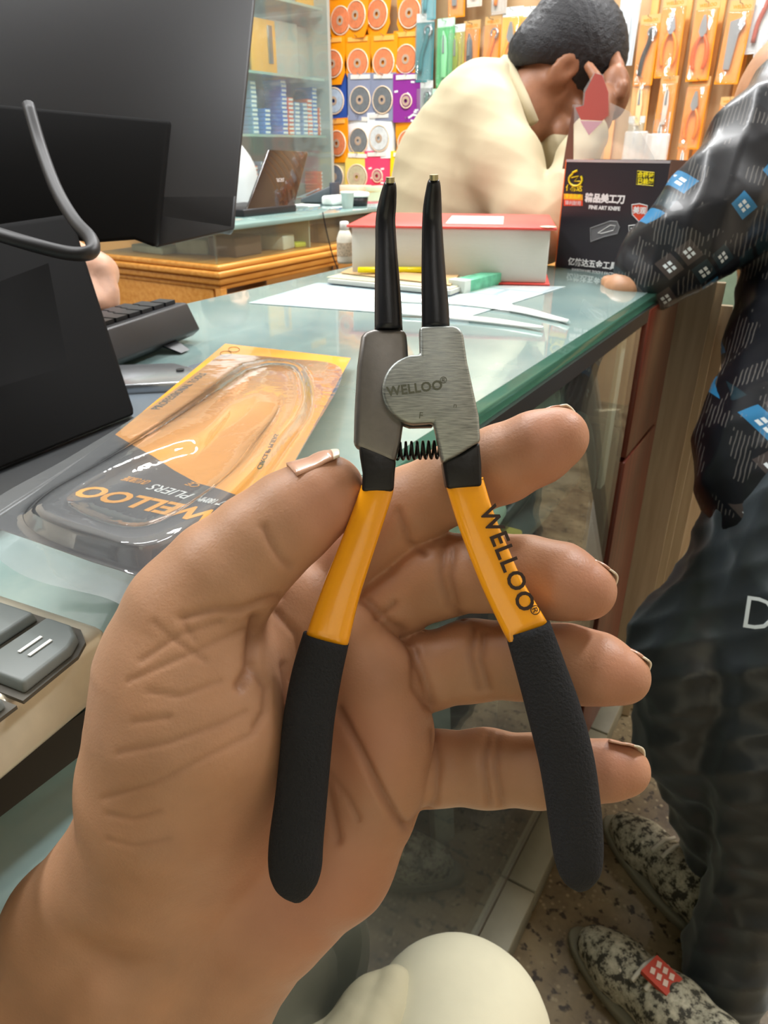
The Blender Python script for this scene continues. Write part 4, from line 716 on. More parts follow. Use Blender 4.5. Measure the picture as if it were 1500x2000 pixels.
# jaws
def loft(name, rows_, m, n=20, parent=pl, e=2.4, cap=1):
    """rows: (x, y, half width px, depth, thickness/width)"""
    P = np.array([atD(r[0], r[1], r[3]) for r in rows_]); k = len(P); W = np.array([r[2]*r[3]/F for r in rows_]); TH = W*np.array([r[4] for r in rows_]); Tn = np.gradient(P, axis=0); Tn /= np.linalg.norm(Tn, axis=1)[:, None]; V = []
    for i in range(k):
        b = np.cross(Tn[i], fw); b /= np.linalg.norm(b); z = np.cross(b, Tn[i])
        for j in range(n): a = 2*math.pi*j/n; ca_, sa = math.cos(a), math.sin(a); V.append(P[i]+b*W[i]*np.sign(ca_)*abs(ca_)**(2/e)+z*TH[i]*np.sign(sa)*abs(sa)**(2/e))
    Fc = [(i*n+j, i*n+(j+1) % n, (i+1)*n+(j+1) % n, (i+1)*n+j) for i in range(k-1) for j in range(n)]+[tuple(range(n-1, -1, -1)), tuple(range((k-1)*n, k*n))]
    return fixn(mk(name, V, Fc, m, parent, True, smooth=True))
def srows(rows_, n): return [tuple(r) for r in spline(rows_, n)]
j1 = loft('jaw', srows([(759, 645, 27.5, .1760, .95), (758, 600, 26.5, .1760, .98), (756, 540, 24, .1760, 1), (754, 480, 21, .1758, 1), (753, 430, 19.5, .1750, 1), (757, 395, 17.5, .1725, 1), (761, 366, 13.5, .1690, 1), (761.5, 356, 10, .1678, 1)], 36), JBLK, e=2.1)
j2 = loft('jaw', srows([(851, 643, 27.5, .1745, .95), (850, 600, 26.5, .1745, .98), (847, 540, 24, .1745, 1), (845, 480, 21.5, .1743, 1), (844, 430, 19.5, .1735, 1), (845, 395, 17.5, .171, 1), (847, 362, 13.5, .1675, 1), (847, 352, 10, .1663, 1)], 36), JBLK, e=2.1)
PIN = mat('brass_pin', '#a8a07c', .3, .8)
for (x, y, d), j in (((762, 357, .1675), j1), ((847.5, 352, .166), j2)): v, f = tube([atD(x, y, d), atD(x, y-11, d-.0006)], .00105, 12); mk('pin', v, f, PIN, j, True)
# necks
def neck(name, a, d, _=0): return poly(name, a, d, .0062, BLKF, .0009)
neck('neck', [(700, 868), (742, 880), (774, 898), (771, 925), (769, 960), (706, 960), (708, 925), (703, 895)], .1737, .1)
neck('neck', [(937, 862), (903, 884), (864, 900), (868, 925), (873, 955), (942, 950), (941, 905)], .1722, .1)
# spring
hx = []
for t_ in np.linspace(0, 1, 240): a = 2*math.pi*7.6*t_; X_ = 776+84*t_; hx.append(atD(X_+2*math.sin(a), 881-3*t_+16.5*math.cos(a), .1762)+fw*.0021*math.sin(a))
v, f = tube(hx, .00036, 6); mk('spring', v, f, mat('spring_black', '#16120f', .35, .6), pl, True, smooth=True)
# sleeves
s1 = loft('sleeve', srows([(737, 950, 32, .1765, .62), (735, 962, 32, .1765, .62), (715, 1020, 33, .1767, .62), (690, 1090, 35, .177, .62), (665, 1160, 38, .1772, .62), (638, 1252, 43, .1775, .62)], 24), YSL, e=3)
s2 = loft('sleeve', srows([(907, 941, 37.5, .175, .5), (910, 952, 37, .175, .5), (928, 1010, 37, .175, .5), (955, 1080, 38, .175, .5), (985, 1150, 39, .175, .5), (1029, 1232, 43, .1752, .55)], 24), YSL, e=3.6)
# lettering down the sleeve
def onsl(x, y, d=.175-.0026): return atD(x, y, d)
axd = onsl(1022, 1170)-onsl(958, 1010); axd /= np.linalg.norm(axd); text('WELLOO', .0060, onsl(990, 1092, .1724), axd, np.cross(-fw, axd), mat('brown_black_print', '#2c1408', .5), s2, ex=.00012, bold=.00012, spacing=1.12); text('®', .0032, onsl(1044, 1192, .1724), axd, np.cross(-fw, axd), mat('brown_black_print', '#2c1408', .5), s2, ex=.00008)
# foam grips
loft('grip', srows([(637, 1246, 46, .1775, .7), (618, 1320, 49, .1778, .75), (604, 1400, 50, .178, .8), (596, 1480, 50, .178, .8), (588, 1560, 51, .178, .8), (579, 1640, 53, .178, .8), (577, 1690, 52, .178, .8), (578, 1722, 44, .178, .8), (580, 1745, 28, .178, .8), (581, 1760, 9, .178, .8)], 48), FOAM, 28, e=2.5)
loft('grip', srows([(1030, 1226, 45, .1755, .7), (1054, 1300, 48, .1755, .75), (1082, 1390, 52, .1755, .8), (1105, 1480, 53, .1755, .8), (1118, 1560, 52, .1755, .8), (1126, 1630, 50, .1755, .8), (1130, 1680, 46, .1755, .8), (1131, 1710, 37, .1755, .8), (1132, 1729, 22, .1755, .8), (1132, 1740, 6, .1755, .8)], 48), FOAM, 28, e=2.5)
# ---------------------------------------------------------------- skin
def skinmat(key, c, pink, crease=True, dark=.75):
    m = mat(key, c, .48, spec=.4); t = NT(m); n = t.noise(45, 4); at = t.n('Attribute', attribute_name='tone'); cr = t.n('Attribute', attribute_name='crease')
    cc = lin(c); lo = tuple(x*.86 for x in cc[:3])+(1,); hi = tuple(min(1, x*1.1) for x in cc[:3])+(1,)
    a = t.ramp(n, [(.3, lo), (.7, hi)]); a = t.mix(at.outputs['Fac'], a, lin(pink)); a = t.mix(t.m('MULTIPLY', cr.outputs['Fac'], .55), a, tuple(x*y for x, y in zip(cc[:3], (.42, .3, .26)))+(1,))
    t.l(a, t.b.inputs['Base Color']); t.b.inputs['Subsurface Weight'].default_value = .12; t.b.inputs['Subsurface Radius'].default_value = (.004, .0016, .0008); t.b.inputs['Subsurface Scale'].default_value = 1
    v = t.n('TexVoronoi', i_Vector=t.n('TexCoord').outputs['Object'], i_Scale=900, feature='DISTANCE_TO_EDGE'); w1 = t.noise(260, 5, .7)
    h = t.m('ADD', t.m('MULTIPLY', v.outputs[0], .35), t.m('MULTIPLY', w1, 1.0)); t.bump(h, .28, .0006); return m
SKIN = skinmat('hand_skin', '#b28768', '#bd7e66')
# ---------------------------------------------------------------- the photographer: hand, forearm and knee
me_ = thing('person', 'seated person holding the pliers: bare left hand and forearm and cream trousered knee', 'person', (-.05, .1, 0))
lo = J(-230, 2330, .19)[0]; hi = J(1310, 760, .19)[0]
h = .00078
def G(): return Sdf((-.150, -.215, -.275), (.078, .030, -.150), h)
A = G()
def C(*pts): return [J(p[0], p[1], p[2]+max(0, p[1]-1420)*5e-5, p[3]) for p in pts]
K = .006
# palm
A.chain(C((60, 2050, .205, 190), (260, 1850, .203, 165), (420, 1650, .200, 130)), K)
A.chain(C((260, 2200, .208, 190), (390, 1930, .206, 145), (540, 1740, .203, 130)), K)
A.chain(C((-60, 2180, .202, 150), (130, 1800, .197, 110), (250, 1650, .193, 110)), K)
A.chain(C((380, 1700, .203, 110), (470, 1400, .208, 95), (590, 1170, .208, 88)), K)
A.chain(C((430, 1720, .204, 110), (600, 1450, .209, 90), (675, 1250, .205, 80)), K)
A.chain(C((480, 1740, .204, 110), (650, 1500, .208, 90), (738, 1350, .2015, 82)), K)
A.chain(C((520, 1760, .203, 120), (650, 1640, .203, 110), (745, 1510, .199, 84)), K)
A.chain(C((675, 1250, .204, 62), (738, 1330, .2015, 72), (758, 1430, .200, 80), (752, 1530, .199, 74)), K)
A.chain(C((560, 1800, .200, 80), (660, 1690, .199, 95), (730, 1600, .198, 72)), K)
# thenar mass and thumb metacarpal
A.chain(C((300, 1680, .193, 150), (345, 1520, .188, 176), (372, 1400, .186, 182), (365, 1300, .184, 165)), K)
A.chain(C((420, 1600, .192, 120), (440, 1450, .189, 118), (430, 1350, .187, 120)), K)
A.chain(C((365, 1300, .184, 160), (375, 1200, .181, 120), (430, 1125, .180, 106)), .005)
A.chain(C((470, 1260, .198, 80), (560, 1180, .205, 70)), .008)
TH = G(); TH.chain(C((375, 1200, .181, 118), (440, 1125, .180, 110), (505, 1062, .1800, 98), (570, 1010, .1805, 90), (625, 972, .1812, 76), (648, 953, .182, 62)), .003)
A.union(TH, .0025)
IX = G(); IX.chain(C((610, 1150, .214, 84), (700, 1062, .2115, 78), (800, 990, .206, 76), (900, 938, .197, 76), (980, 906, .190, 74), (1050, 874, .1855, 69), (1090, 855, .184, 59)), .003)
MD = G(); MD.chain(C((690, 1225, .214, 72), (770, 1172, .212, 70), (860, 1124, .207, 80), (950, 1116, .199, 76), (1030, 1124, .192, 75), (1095, 1136, .187, 73), (1145, 1153, .185, 58)), .003)
RG = G(); RG.chain(C((745, 1350, .211, 74), (830, 1312, .209, 73), (920, 1290, .206, 77), (1020, 1288, .199, 75), (1110, 1297, .192, 74), (1170, 1307, .188, 67), (1216, 1322, .186, 53)), .003)
PK = G(); PK.chain(C((755, 1512, .207, 74), (850, 1500, .205, 69), (950, 1500, .202, 72), (1050, 1506, .196, 67), (1130, 1507, .191, 59), (1190, 1504, .188, 54), (1222, 1504, .187, 47)), .003)
for a in (MD, RG, PK, IX): A.union(a, .0009)
V, Q = A.mesh(); V = relax(V, Q, 3); N_ = vnorm(V, Q); PP = proj(V); face = np.clip(-(N_*V).sum(1)/np.linalg.norm(V, axis=1), 0, 1)
cre = np.zeros(len(V))
def crease(line, dep, wpx, dcol=1.0, depmin=0, depmax=1):
    global V
    d = seg_dist(PP, line); g = np.exp(-(d/wpx)**2)*(face > .12)*((-V[:, 2] > depmin) & (-V[:, 2] < depmax)); V = V-N_*(g*dep)[:, None]; return np.maximum(cre, g*dcol)
cre = crease([(556, 1300), (566, 1370), (600, 1450), (640, 1540), (660, 1640)], .0010, 9, .6)
cre = crease([(660, 1385), (700, 1460), (735, 1530), (770, 1590), (792, 1614)], .0014, 9, 1)
cre = crease([(640, 1505), (680, 1560), (700, 1600)], .0006, 7, .5)
cre = crease([(500, 1212), (492, 1260), (488, 1310), (470, 1340)], .0016, 12, .9)
cre = crease([(495, 1300), (520, 1345), (518, 1390), (500, 1420)], .0008, 8, .5)
cre = crease([(545, 1165), (510, 1175), (470, 1190), (420, 1188), (360, 1205)], .0008, 8, .5)
cre = crease([(540, 1195), (580, 1240), (590, 1300)], .0010, 8, .6)
cre = crease([(565, 1105), (545, 1085), (528, 1060), (515, 1030)], .0007, 8, .5)
for a in ([(200, 1560), (300, 1530), (400, 1480), (500, 1430)], [(230, 1470), (330, 1450), (430, 1415), (480, 1390)], [(250, 1330), (340, 1290), (420, 1255), (480, 1230)], [(290, 1350), (350, 1360), (430, 1330)], [(210, 1640), (260, 1652), (330, 1640)], [(260, 1410), (330, 1400)], [(275, 1290), (350, 1240), (430, 1215)], [(300, 1215), (340, 1250), (400, 1290)], [(350, 1205), (380, 1250)], [(210, 1590), (260, 1600), (310, 1585)]): cre = crease(a, .00035, 6, .38)
# finger joints
for a in ([(868, 1062), (860, 1120), (875, 1180), (905, 1205)], [(885, 1075), (880, 1130), (890, 1180)], [(925, 1225), (918, 1280), (935, 1345)], [(945, 1235), (940, 1290), (952, 1340)], [(955, 1430), (945, 1490), (955, 1570)], [(972, 1435), (968, 1500), (980, 1570)], [(720, 1175), (755, 1215), (785, 1230)], [(800, 1255), (825, 1310), (845, 1375)], [(846, 1430), (856, 1490), (850, 1565)], [(780, 1000), (800, 1060), (830, 1080)], [(800, 1612), (825, 1590), (845, 1572)], [(740, 1205), (770, 1180)], [(810, 1270), (808, 1340), (835, 1380)]): cre = crease(a, .0007, 8, .6)
ctr = PP.copy(); tone = np.zeros(len(V))
for (x, y, r) in ((1080, 870, 110), (1150, 1150, 100), (1205, 1320, 90), (1210, 1505, 80), (660, 1000, 90), (620, 1750, 200), (700, 1450, 130)): tone = np.maximum(tone, .55*np.exp(-((PP[:, 0]-x)**2+(PP[:, 1]-y)**2)/(r*r)))
hand = fastmesh('hand', c2w(V), Q, SKIN, me_); tag(hand, 'bare left hand and forearm, palm towards the viewer')
for nm, arr in (('crease', cre), ('tone', tone)): at_ = hand.data.attributes.new(nm, 'FLOAT', 'POINT'); at_.data.foreach_set('value', arr.astype(np.float32))
# fingernails: curved plates on the back of each finger tip
NAIL = mat('fingernail', '#cf9f84', .3, coat=.5); NTIP = mat('nail_edge', '#ece0c8', .3)
def nail(tip, base, back, ln=.0105, half=56, lift=.0004, reach=.86):
    """a curved plate that follows the back of the finger tip; its free edge just passes the flesh"""
    a = J(*base)[0]; b = J(*tip)[0]; ax = b-a; Lb = np.linalg.norm(ax); ax /= Lb; bk_ = np.array(back, float); bk_ = bk_-ax*(bk_@ax); bk_ /= np.linalg.norm(bk_); sd_ = np.cross(ax, bk_); nu, nv = 14, 8
    rt_ = tip[3]*tip[2]/F; rb_ = base[3]*base[2]/F; s_end = rt_*reach; s_split = s_end-.0016
    def rad(s): return (rt_+(rb_-rt_)*(-s/Lb) if s < 0 else math.sqrt(max(rt_*rt_-(s*.93)**2, .0)))+lift
    for nm, s0, s1, m in (('fingernail', s_end-ln, s_split, NAIL), ('nail_tip', s_split, s_end, NTIP)):
        VV = []
        for j in range(nv+1):
            for i in range(nu+1):
                x_ = 2*i/nu-1; s = s0+(s1-s0)*j/nv-.0012*abs(x_)**2.5*(1 if nm == 'nail_tip' else j/nv); th = R(half)*x_; rr = rad(s)+ (.0005*(j/nv) if nm == 'nail_tip' else 0)
                VV.append(b+ax*s+(bk_*math.cos(th)+sd_*math.sin(th))*rr)
        FF = [(j*(nu+1)+i, j*(nu+1)+i+1, (j+1)*(nu+1)+i+1, (j+1)*(nu+1)+i) for j in range(nv) for i in range(nu)]
        ob = mk(nm, c2w(np.array(VV)), FF, m, hand, True, smooth=True); sl = ob.modifiers.new('s', 'SOLIDIFY'); sl.thickness = .0005; sl.offset = 0
# camera axes: x right, y up, z towards the viewer
nail((1090, 855, .184, 59), (1050, 874, .1855, 69), (.55, .75, -.75))
nail((1145, 1153, .185, 58), (1095, 1136, .187, 73), (.6, .75, -.7))
nail((1216, 1322, .186, 53), (1170, 1307, .188, 67), (.6, .75, -.7))
nail((1222, 1504, .187, 47), (1190, 1504, .188, 54), (.5, .6, -.8), ln=.009)
nail((648, 953, .182, 62), (585, 1000, .1809, 93), (-.35, 1.0, .2), ln=.0125, half=42, lift=.00150)
# knee: cream trousers of the seated photographer
def skinpants(name, pts, m, parent, hh=.006, k=.03, extra=None, wr=0, seed=1):
    P = np.array([p for p, r in pts]); r = max(q for _, q in pts)+.04; S_ = Sdf(P.min(0)-r, P.max(0)+r, hh); S_.chain(pts, k)
    if extra: extra(S_)
    V, Q = S_.mesh(); V = relax(V, Q, 3)
    if wr:
        N__ = vnorm(V, Q); rr = np.random.RandomState(seed); d = np.zeros(len(V))
        for _ in range(8): kv = rr.normal(size=3)*rr.uniform(12, 40); d += np.abs(np.sin(V@kv+rr.uniform(0, 6)))*1.0-.6
        V = V+N__*(d*wr/8)[:, None]
    return fastmesh(name, V, Q, m, parent)
CREAM = mat('cream_cloth', '#d9d4ba', .85, var=.03, vs=30, bump=.2, bs=900, bd=.0003)
kn_ = atD(915, 1985, .60); knv = kn_
hipv = np.array([.05, -.28, .50]); ank = np.array([knv[0]+.03, knv[1]+.03, .08])
def Wp(p, r): return (np.array(p, float), r)
skinpants('trousers', [Wp(hipv, .10), Wp((hipv+knv)/2+np.array([0, 0, .02]), .085), Wp(knv+np.array([0, -.02, 0]), .068), Wp(knv+np.array([.0, .0, -.06]), .062), Wp(ank, .075)], CREAM, me_, .006, .03, wr=.004)
tag(bpy.data.objects['trousers'], 'cream trouser leg over a bent knee')
# a loose fold of the kurta beside the knee
fo = [atD(x, y, .57) for x, y in ((745, 1885), (850, 1830), (840, 2060), (600, 2120), (690, 1950), (740, 1920))]
skinpants('shirt_tail', [(atD(770, 1925, .57), .012), (atD(740, 1990, .56), .03), (atD(690, 2100, .54), .05)], mat('kurta_shade', '#b9b296', .85, bump=.2, bs=900, bd=.0003), me_, .003, .02, wr=.016, seed=6)

# the rest of the seated photographer, behind the camera: kurta, upper arm and head
bk2 = np.array([.22, -.36, 0])
def kurta_(S_): pass
skinpants('kurta', [(bk2+[0, 0, .48], .17), (bk2+[0, 0, .80], .155), (bk2+[0, 0, 1.08], .15), (bk2+[.0, 0, 1.20], .09)], CREAM, me_, .01, .05, wr=.006, seed=9)
el_ = np.array([-.02, -.17, .76]); w_end = c2w(J(60, 2300, .215)[0][None])[0]
skinpants('sleeve', [(bk2+[-.17, .03, 1.10], .07), ((bk2+[-.17, .03, 1.10])*.4+el_*.6, .058), (el_, .05), (el_*.45+w_end*.55, .046)], CREAM, me_, .008, .03, wr=.006, seed=3)
skinpants('forearm', [(el_*.55+w_end*.45, .036), (w_end, .031)], SKIN, me_, .006, .02)
# ---------------------------------------------------------------- people in the shop
def body_mesh(name, build, lo, hi, hh, m, parent=None, rl=2, wr=0, seed=0, ks=(10, 30)):
    S_ = Sdf(lo, hi, hh); build(S_); V, Q = S_.mesh(); V = relax(V, Q, rl)
    if wr:
        N__ = vnorm(V, Q); rr = np.random.RandomState(seed); d = np.zeros(len(V))
        for _ in range(9): kv = rr.normal(size=3)*rr.uniform(*ks); d += 1-1.6*np.abs(np.sin(V@kv+rr.uniform(0, 6)))
        V = V+N__*(d*wr/9)[:, None]
    return V, Q
def head(S_, c, f, u, s=1.0, k=.012):
    """face direction f, crown direction u; s = 1 is a 0.235 m head"""
    f = np.array(f, float); f /= np.linalg.norm(f); u = np.array(u, float); u = u-f*(u@f); u /= np.linalg.norm(u); r = np.cross(f, u); A_ = [r, f, u]
    W_ = lambda a, b, d: np.array(c)+(r*a+f*b+u*d)*s
    S_.ell(W_(0, -.012, .035), np.array([.074, .094, .083])*s, A_, k); S_.ell(W_(0, .025, -.03), np.array([.060, .062, .085])*s, A_, k)
    S_.cap(W_(-.035, .045, -.085), W_(.035, .045, -.085), .026*s, .026*s, k); S_.ell(W_(0, .072, -.095), np.array([.022, .018, .020])*s, A_, k*.6)
    S_.cap(W_(0, .086, .012), W_(0, .104, -.028), .009*s, .014*s, .007); S_.cap(W_(-.012, .094, -.032), W_(.012, .094, -.032), .009*s, .009*s, .005)
    for q in (-1, 1):
        S_.cap(W_(q*.012, .083, .022), W_(q*.045, .070, .022), .010*s, .008*s, .008); S_.ell(W_(q*.032, .078, .006), np.array([.014, .010, .009])*s, A_, .002)
        S_.ell(W_(q*.045, .062, -.028), np.array([.022, .022, .02])*s, A_, .012)
        S_.ell(W_(q*.074, -.008, -.008), np.array([.007, .022, .033])*s, A_, .004); S_.ell(W_(q*.082, -.004, -.004), np.array([.005, .011, .017])*s, A_, .002, cut=True)
    S_.cap(W_(-.022, .088, -.055), W_(.022, .088, -.055), .007*s, .007*s, .003); S_.cap(W_(-.018, .086, -.067), W_(.018, .086, -.067), .008*s, .008*s, .003)
    return W_, A_
def fingers(S_, root, dir_, side, n, L_=.075, curl=(0, 0, -1), r=.0085):
    dir_ = np.array(dir_, float)/np.linalg.norm(dir_); side = np.array(side, float)/np.linalg.norm(side); curl = np.array(curl, float); tips = []
    for i in range(n):
        o = np.array(root)+side*(i-(n-1)/2)*.0185; l = L_*(.85, 1.0, .95, .75)[i]; a = o+dir_*l*.45; b = a+(dir_*.8+curl*.6)*l*.32; c_ = b+(dir_*.4+curl*.9)*l*.28
        S_.chain([(o, r*1.08), (a, r), (b, r*.92), (c_, r*.8)], .002)
SK2 = skinmat('man_skin', '#9a6a4e', '#a87258'); 
def ccs(x, y, d, r): return (atD(x, y, d), r*d/F)
# ---- man in the cream sweater
hc = atD(1098, 138, 1.36); fd = rt*.66+np.array([0, 0, -.75])+fw*.05; ud_ = rt*.75+np.array([0, 0, .66])-fw*.02
def b1(S_):
    W_, A_ = head(S_, hc, fd, ud_, 1.0)
    S_.cap(hc+(-.03)*fd+np.array([0, 0, -.03]), atD(1010, 235, 1.38), .058, .062, .02)
    S_.chain([ccs(965, 250, 1.42, 70), ccs(930, 400, 1.46, 95), ccs(900, 600, 1.5, 100)], .03)
    S_.chain([ccs(950, 240, 1.34, 52), ccs(1010, 360, 1.30, 46), ccs(1070, 462, 1.24, 38)], .02); S_.chain([ccs(1070, 462, 1.24, 34), ccs(1110, 350, 1.26, 32), ccs(1165, 235, 1.28, 27), ccs(1178, 200, 1.29, 26)], .01)
    hn = atD(1198, 182, 1.30); S_.ell(hn, (.030, .024, .045), None, .012)
    for i in range(4): S_.chain([(atD(1196+5*i, 165+7*i, 1.295-.006*i), .0105), (atD(1212+3*i-4, 128+14*i, 1.29-.006*i), .0100), (atD(1200+4*i, 108+15*i, 1.30-.006*i), .0095), (atD(1183+5*i, 106+17*i, 1.31-.006*i), .0085)], .003)
    S_.chain([(atD(1180, 190, 1.28), .012), (atD(1163, 150, 1.275), .0095), (atD(1150, 130, 1.28), .0085)], .004)
    S_.chain([ccs(1000, 250, 1.50, 50), ccs(1060, 400, 1.46, 42), ccs(1100, 455, 1.42, 36)], .02); S_.chain([ccs(1100, 455, 1.42, 34), ccs(1105, 350, 1.40, 30), ccs(1100, 285, 1.38, 28)], .01); S_.ell(atD(1097, 265, 1.37), (.03, .03, .035), None, .01)
P_ = np.array([atD(700, 0, 1.3), atD(1260, 620, 1.6), atD(700, 600, 1.6), atD(1260, 0, 1.3)]); lo_, hi_ = P_.min(0)-.12, P_.max(0)+.12; hi_[2] = 1.45
V, Q = body_mesh('p', b1, lo_, hi_, .0048, SK2); man = fastmesh('person', V, Q, SK2); tag(man, 'man in a cream sweater bowed over the counter with his hand to his forehead', 'person')
SWE = mat('cream_sweater', '#beb293', .85, var=.04, vs=20, bump=.3, bs=700, bd=.0004)
def b2(S_):
    S_.chain([ccs(975, 215, 1.42, 78), ccs(940, 290, 1.44, 118), ccs(915, 400, 1.47, 140), ccs(890, 620, 1.52, 150)], .04)
    S_.chain([ccs(985, 195, 1.40, 62), ccs(1000, 210, 1.39, 52)], .02)
    S_.chain([ccs(930, 225, 1.40, 85), ccs(870, 330, 1.47, 88), ccs(850, 450, 1.5, 70)], .04)
    S_.chain([ccs(950, 235, 1.34, 72), ccs(985, 330, 1.31, 70), ccs(1030, 420, 1.26, 56), ccs(1066, 466, 1.24, 46)], .025); S_.chain([ccs(1066, 466, 1.24, 46), ccs(1092, 400, 1.25, 46), ccs(1128, 310, 1.27, 40), ccs(1150, 262, 1.275, 36)], .012)
    S_.chain([ccs(1000, 245, 1.50, 66), ccs(1060, 400, 1.46, 54), ccs(1100, 455, 1.42, 46)], .02); S_.chain([ccs(1100, 455, 1.42, 46), ccs(1105, 350, 1.40, 42), ccs(1095, 290, 1.38, 38)], .01)
V, Q = body_mesh('s', b2, lo_, hi_, .0055, SWE, wr=.007, seed=5, ks=(14, 34)); o = fastmesh('sweater', V, Q, SWE, man)
v, f = tube([atD(1015+x_, y_, 1.36+d_) for x_, y_, d_ in ((-30, 118, 0), (-12, 150, -.03), (6, 190, -.05), (26, 240, -.05))], .011, 8); tag(mk('collar', v, f, SWE, man, True, smooth=True), 'shirt collar at the nape')
HAIR = mat('black_hair', '#15161c', .55, bump=.8, bs=400, bd=.002)
def b3(S_):
    f_ = fd/np.linalg.norm(fd); u_ = ud_-f_*(ud_@f_); u_ /= np.linalg.norm(u_); r_ = np.cross(f_, u_); A_ = [r_, f_, u_]; W_ = lambda a, b, d: hc+r_*a+f_*b+u_*d
    S_.ell(W_(0, -.014, .042), (.083, .103, .090), A_, .01); S_.ell(W_(0, -.055, -.015), (.068, .055, .060), A_, .02)
    S_.ell(W_(0, .120, -.015), (.12, .062, .085), A_, 0, cut=True); S_.ell(W_(0, .02, -.10), (.2, .088, .098), A_, 0, cut=True)

V, Q = body_mesh('h', b3, hc-.16, hc+.16, .004, HAIR, rl=2, wr=.003, seed=2, ks=(90, 200)); fastmesh('hair', V, Q, HAIR, man)
def haircap(c, f_, u_, par):
    c = np.array(c, float); f_ = np.array(f_, float); f_ /= np.linalg.norm(f_); u_ = np.array(u_, float); u_ = u_-f_*(u_@f_); u_ /= np.linalg.norm(u_); r_ = np.cross(f_, u_); A_ = [r_, f_, u_]; W_ = lambda a, b, d: c+r_*a+f_*b+u_*d
    def bb(S_):
        S_.ell(W_(0, -.014, .042), (.083, .103, .090), A_, .01); S_.ell(W_(0, -.055, -.015), (.068, .055, .060), A_, .02)
        S_.ell(W_(0, .120, -.015), (.12, .062, .085), A_, 0, cut=True); S_.ell(W_(0, .02, -.10), (.2, .088, .098), A_, 0, cut=True)
    V, Q = body_mesh('h', bb, c-.16, c+.16, .006, HAIR); fastmesh('hair', V, Q, HAIR, par)
# ---- man in the patterned shirt at the right
SHM = mat('patterned_shirt', '#14161c', .38, coat=.1); t = NT(SHM); tc = t.n('TexCoord').outputs['Object']; mp = t.n('Mapping', i_Vector=tc, i_Rotation=(0, 0, -.55)); sp = t.n('SeparateXYZ', i_0=mp.outputs[0])
def diam(sc_, offx, offy):
    a = t.m('ADD', t.m('MULTIPLY', t.m('ADD', sp.outputs[0], sp.outputs[2]), sc_), offx); b = t.m('ADD', t.m('MULTIPLY', t.m('SUBTRACT', sp.outputs[2], sp.outputs[0]), sc_*.8), offy); return a, b
a, b = diam(26, .2, .4); ca_, cb2 = t.m('FLOOR', a), t.m('FLOOR', b); fa, fb = t.m('SUBTRACT', a, ca_), t.m('SUBTRACT', b, cb2)
cell = t.n('CombineXYZ', i_0=ca_, i_1=cb2); rn = t.n('TexWhiteNoise', noise_dimensions='3D', i_Vector=cell.outputs[0]).outputs['Value']
colr = t.n('ValToRGB'); t.l(rn, colr.inputs[0]); colr.color_ramp.interpolation = 'CONSTANT'; e = colr.color_ramp.elements
for i, (p_, c_) in enumerate([(0, '#101218'), (.34, '#181c22'), (.50, '#2a76a4'), (.62, '#443c3a'), (.74, '#1c3038'), (.86, '#101218')]):
    q_ = e[i] if i < 2 else e.new(p_); q_.position = p_; q_.color = lin(c_)
def inside(f_, lo__, hi__): return t.m('MULTIPLY', t.m('GREATER_THAN', f_, lo__), t.m('LESS_THAN', f_, hi__))
tile = t.m('MULTIPLY', inside(fa, .10, .90), inside(fb, .10, .90)); dots = t.m('MULTIPLY', t.m('ADD', inside(fa, .30, .45), inside(fa, .52, .67)), t.m('ADD', inside(fb, .30, .45), inside(fb, .52, .67)))
wv = t.n('TexWave', i_Vector=tc, i_Scale=60.0, i_Distortion=2.0); hatch = t.m('MULTIPLY', t.m('GREATER_THAN', wv.outputs[0], .8), t.m('LESS_THAN', t.noise(25, 2), .48))
c1 = t.mix(tile, lin('#101218'), colr.outputs[0]); c1 = t.mix(t.m('MULTIPLY', hatch, .35), c1, lin('#8a8680')); dm = t.m('MULTIPLY', t.m('MULTIPLY', dots, tile), inside(rn, .5, .8)); t.l(t.mix(dm, c1, lin('#dfe8ec')), t.b.inputs['Base Color'])
TRM = mat('black_satin_cloth', '#23282d', .33, bump=.2, bs=300, bd=.0005, spec=.8); TRM.node_tree.nodes['Principled BSDF'].inputs['Sheen Weight'].default_value = .5; TRM.node_tree.nodes['Principled BSDF'].inputs['Sheen Tint'].default_value = (.5, .62, .68, 1); SK3 = skinmat('customer_skin', '#b98a68', '#c08a70')
def W3(x, y, d): return atD(x, y, d)
sh = W3(1575, 190, .99)
pelv = W3(1500, 1120, .98)
f2 = np.array([-.55, .25, 0.0])
chest = W3(1640, 300, 1.05)
def b4(S_):
    S_.chain([(W3(1530, 255, .99), .052), (W3(1420, 390, 1.0), .042), (W3(1325, 480, 1.02), .038), (W3(1270, 535, 1.03), .030)], .02)
    S_.ell(W3(1228, 560, 1.03), (.034, .040, .022), None, .012); fingers(S_, W3(1222, 553, 1.035), np.array([-.15, 1.0, -.1]), np.array([1.0, .1, 0]), 4, .06, (0, 0, -1), .0085)
    S_.chain([(W3(1255, 580, 1.02), .012), (W3(1262, 592, 1.03), .011), (W3(1240, 590, 1.05), .010)], .004)
    S_.chain([(W3(1600, 200, 1.08), .12), (W3(1650, 600, 1.05), .10), (W3(1620, 950, 1.0), .10)], .05); S_.chain([(W3(1620, 60, 1.1), .07), (W3(1640, -80, 1.12), .06)], .03); head(S_, W3(1640, -220, 1.1), (-.5, .6, -.1), (0, 0, 1), 1.0)
lo4 = np.array([-.45, .55, .45]); hi4 = np.array([.50, 1.60, 1.72])
V, Q = body_mesh('p', b4, lo4, hi4, .0065, SK3); cu_ = fastmesh('person', V, Q, SK3); tag(cu_, 'standing customer in a black and blue patterned shirt leaning a hand on the counter', 'person')
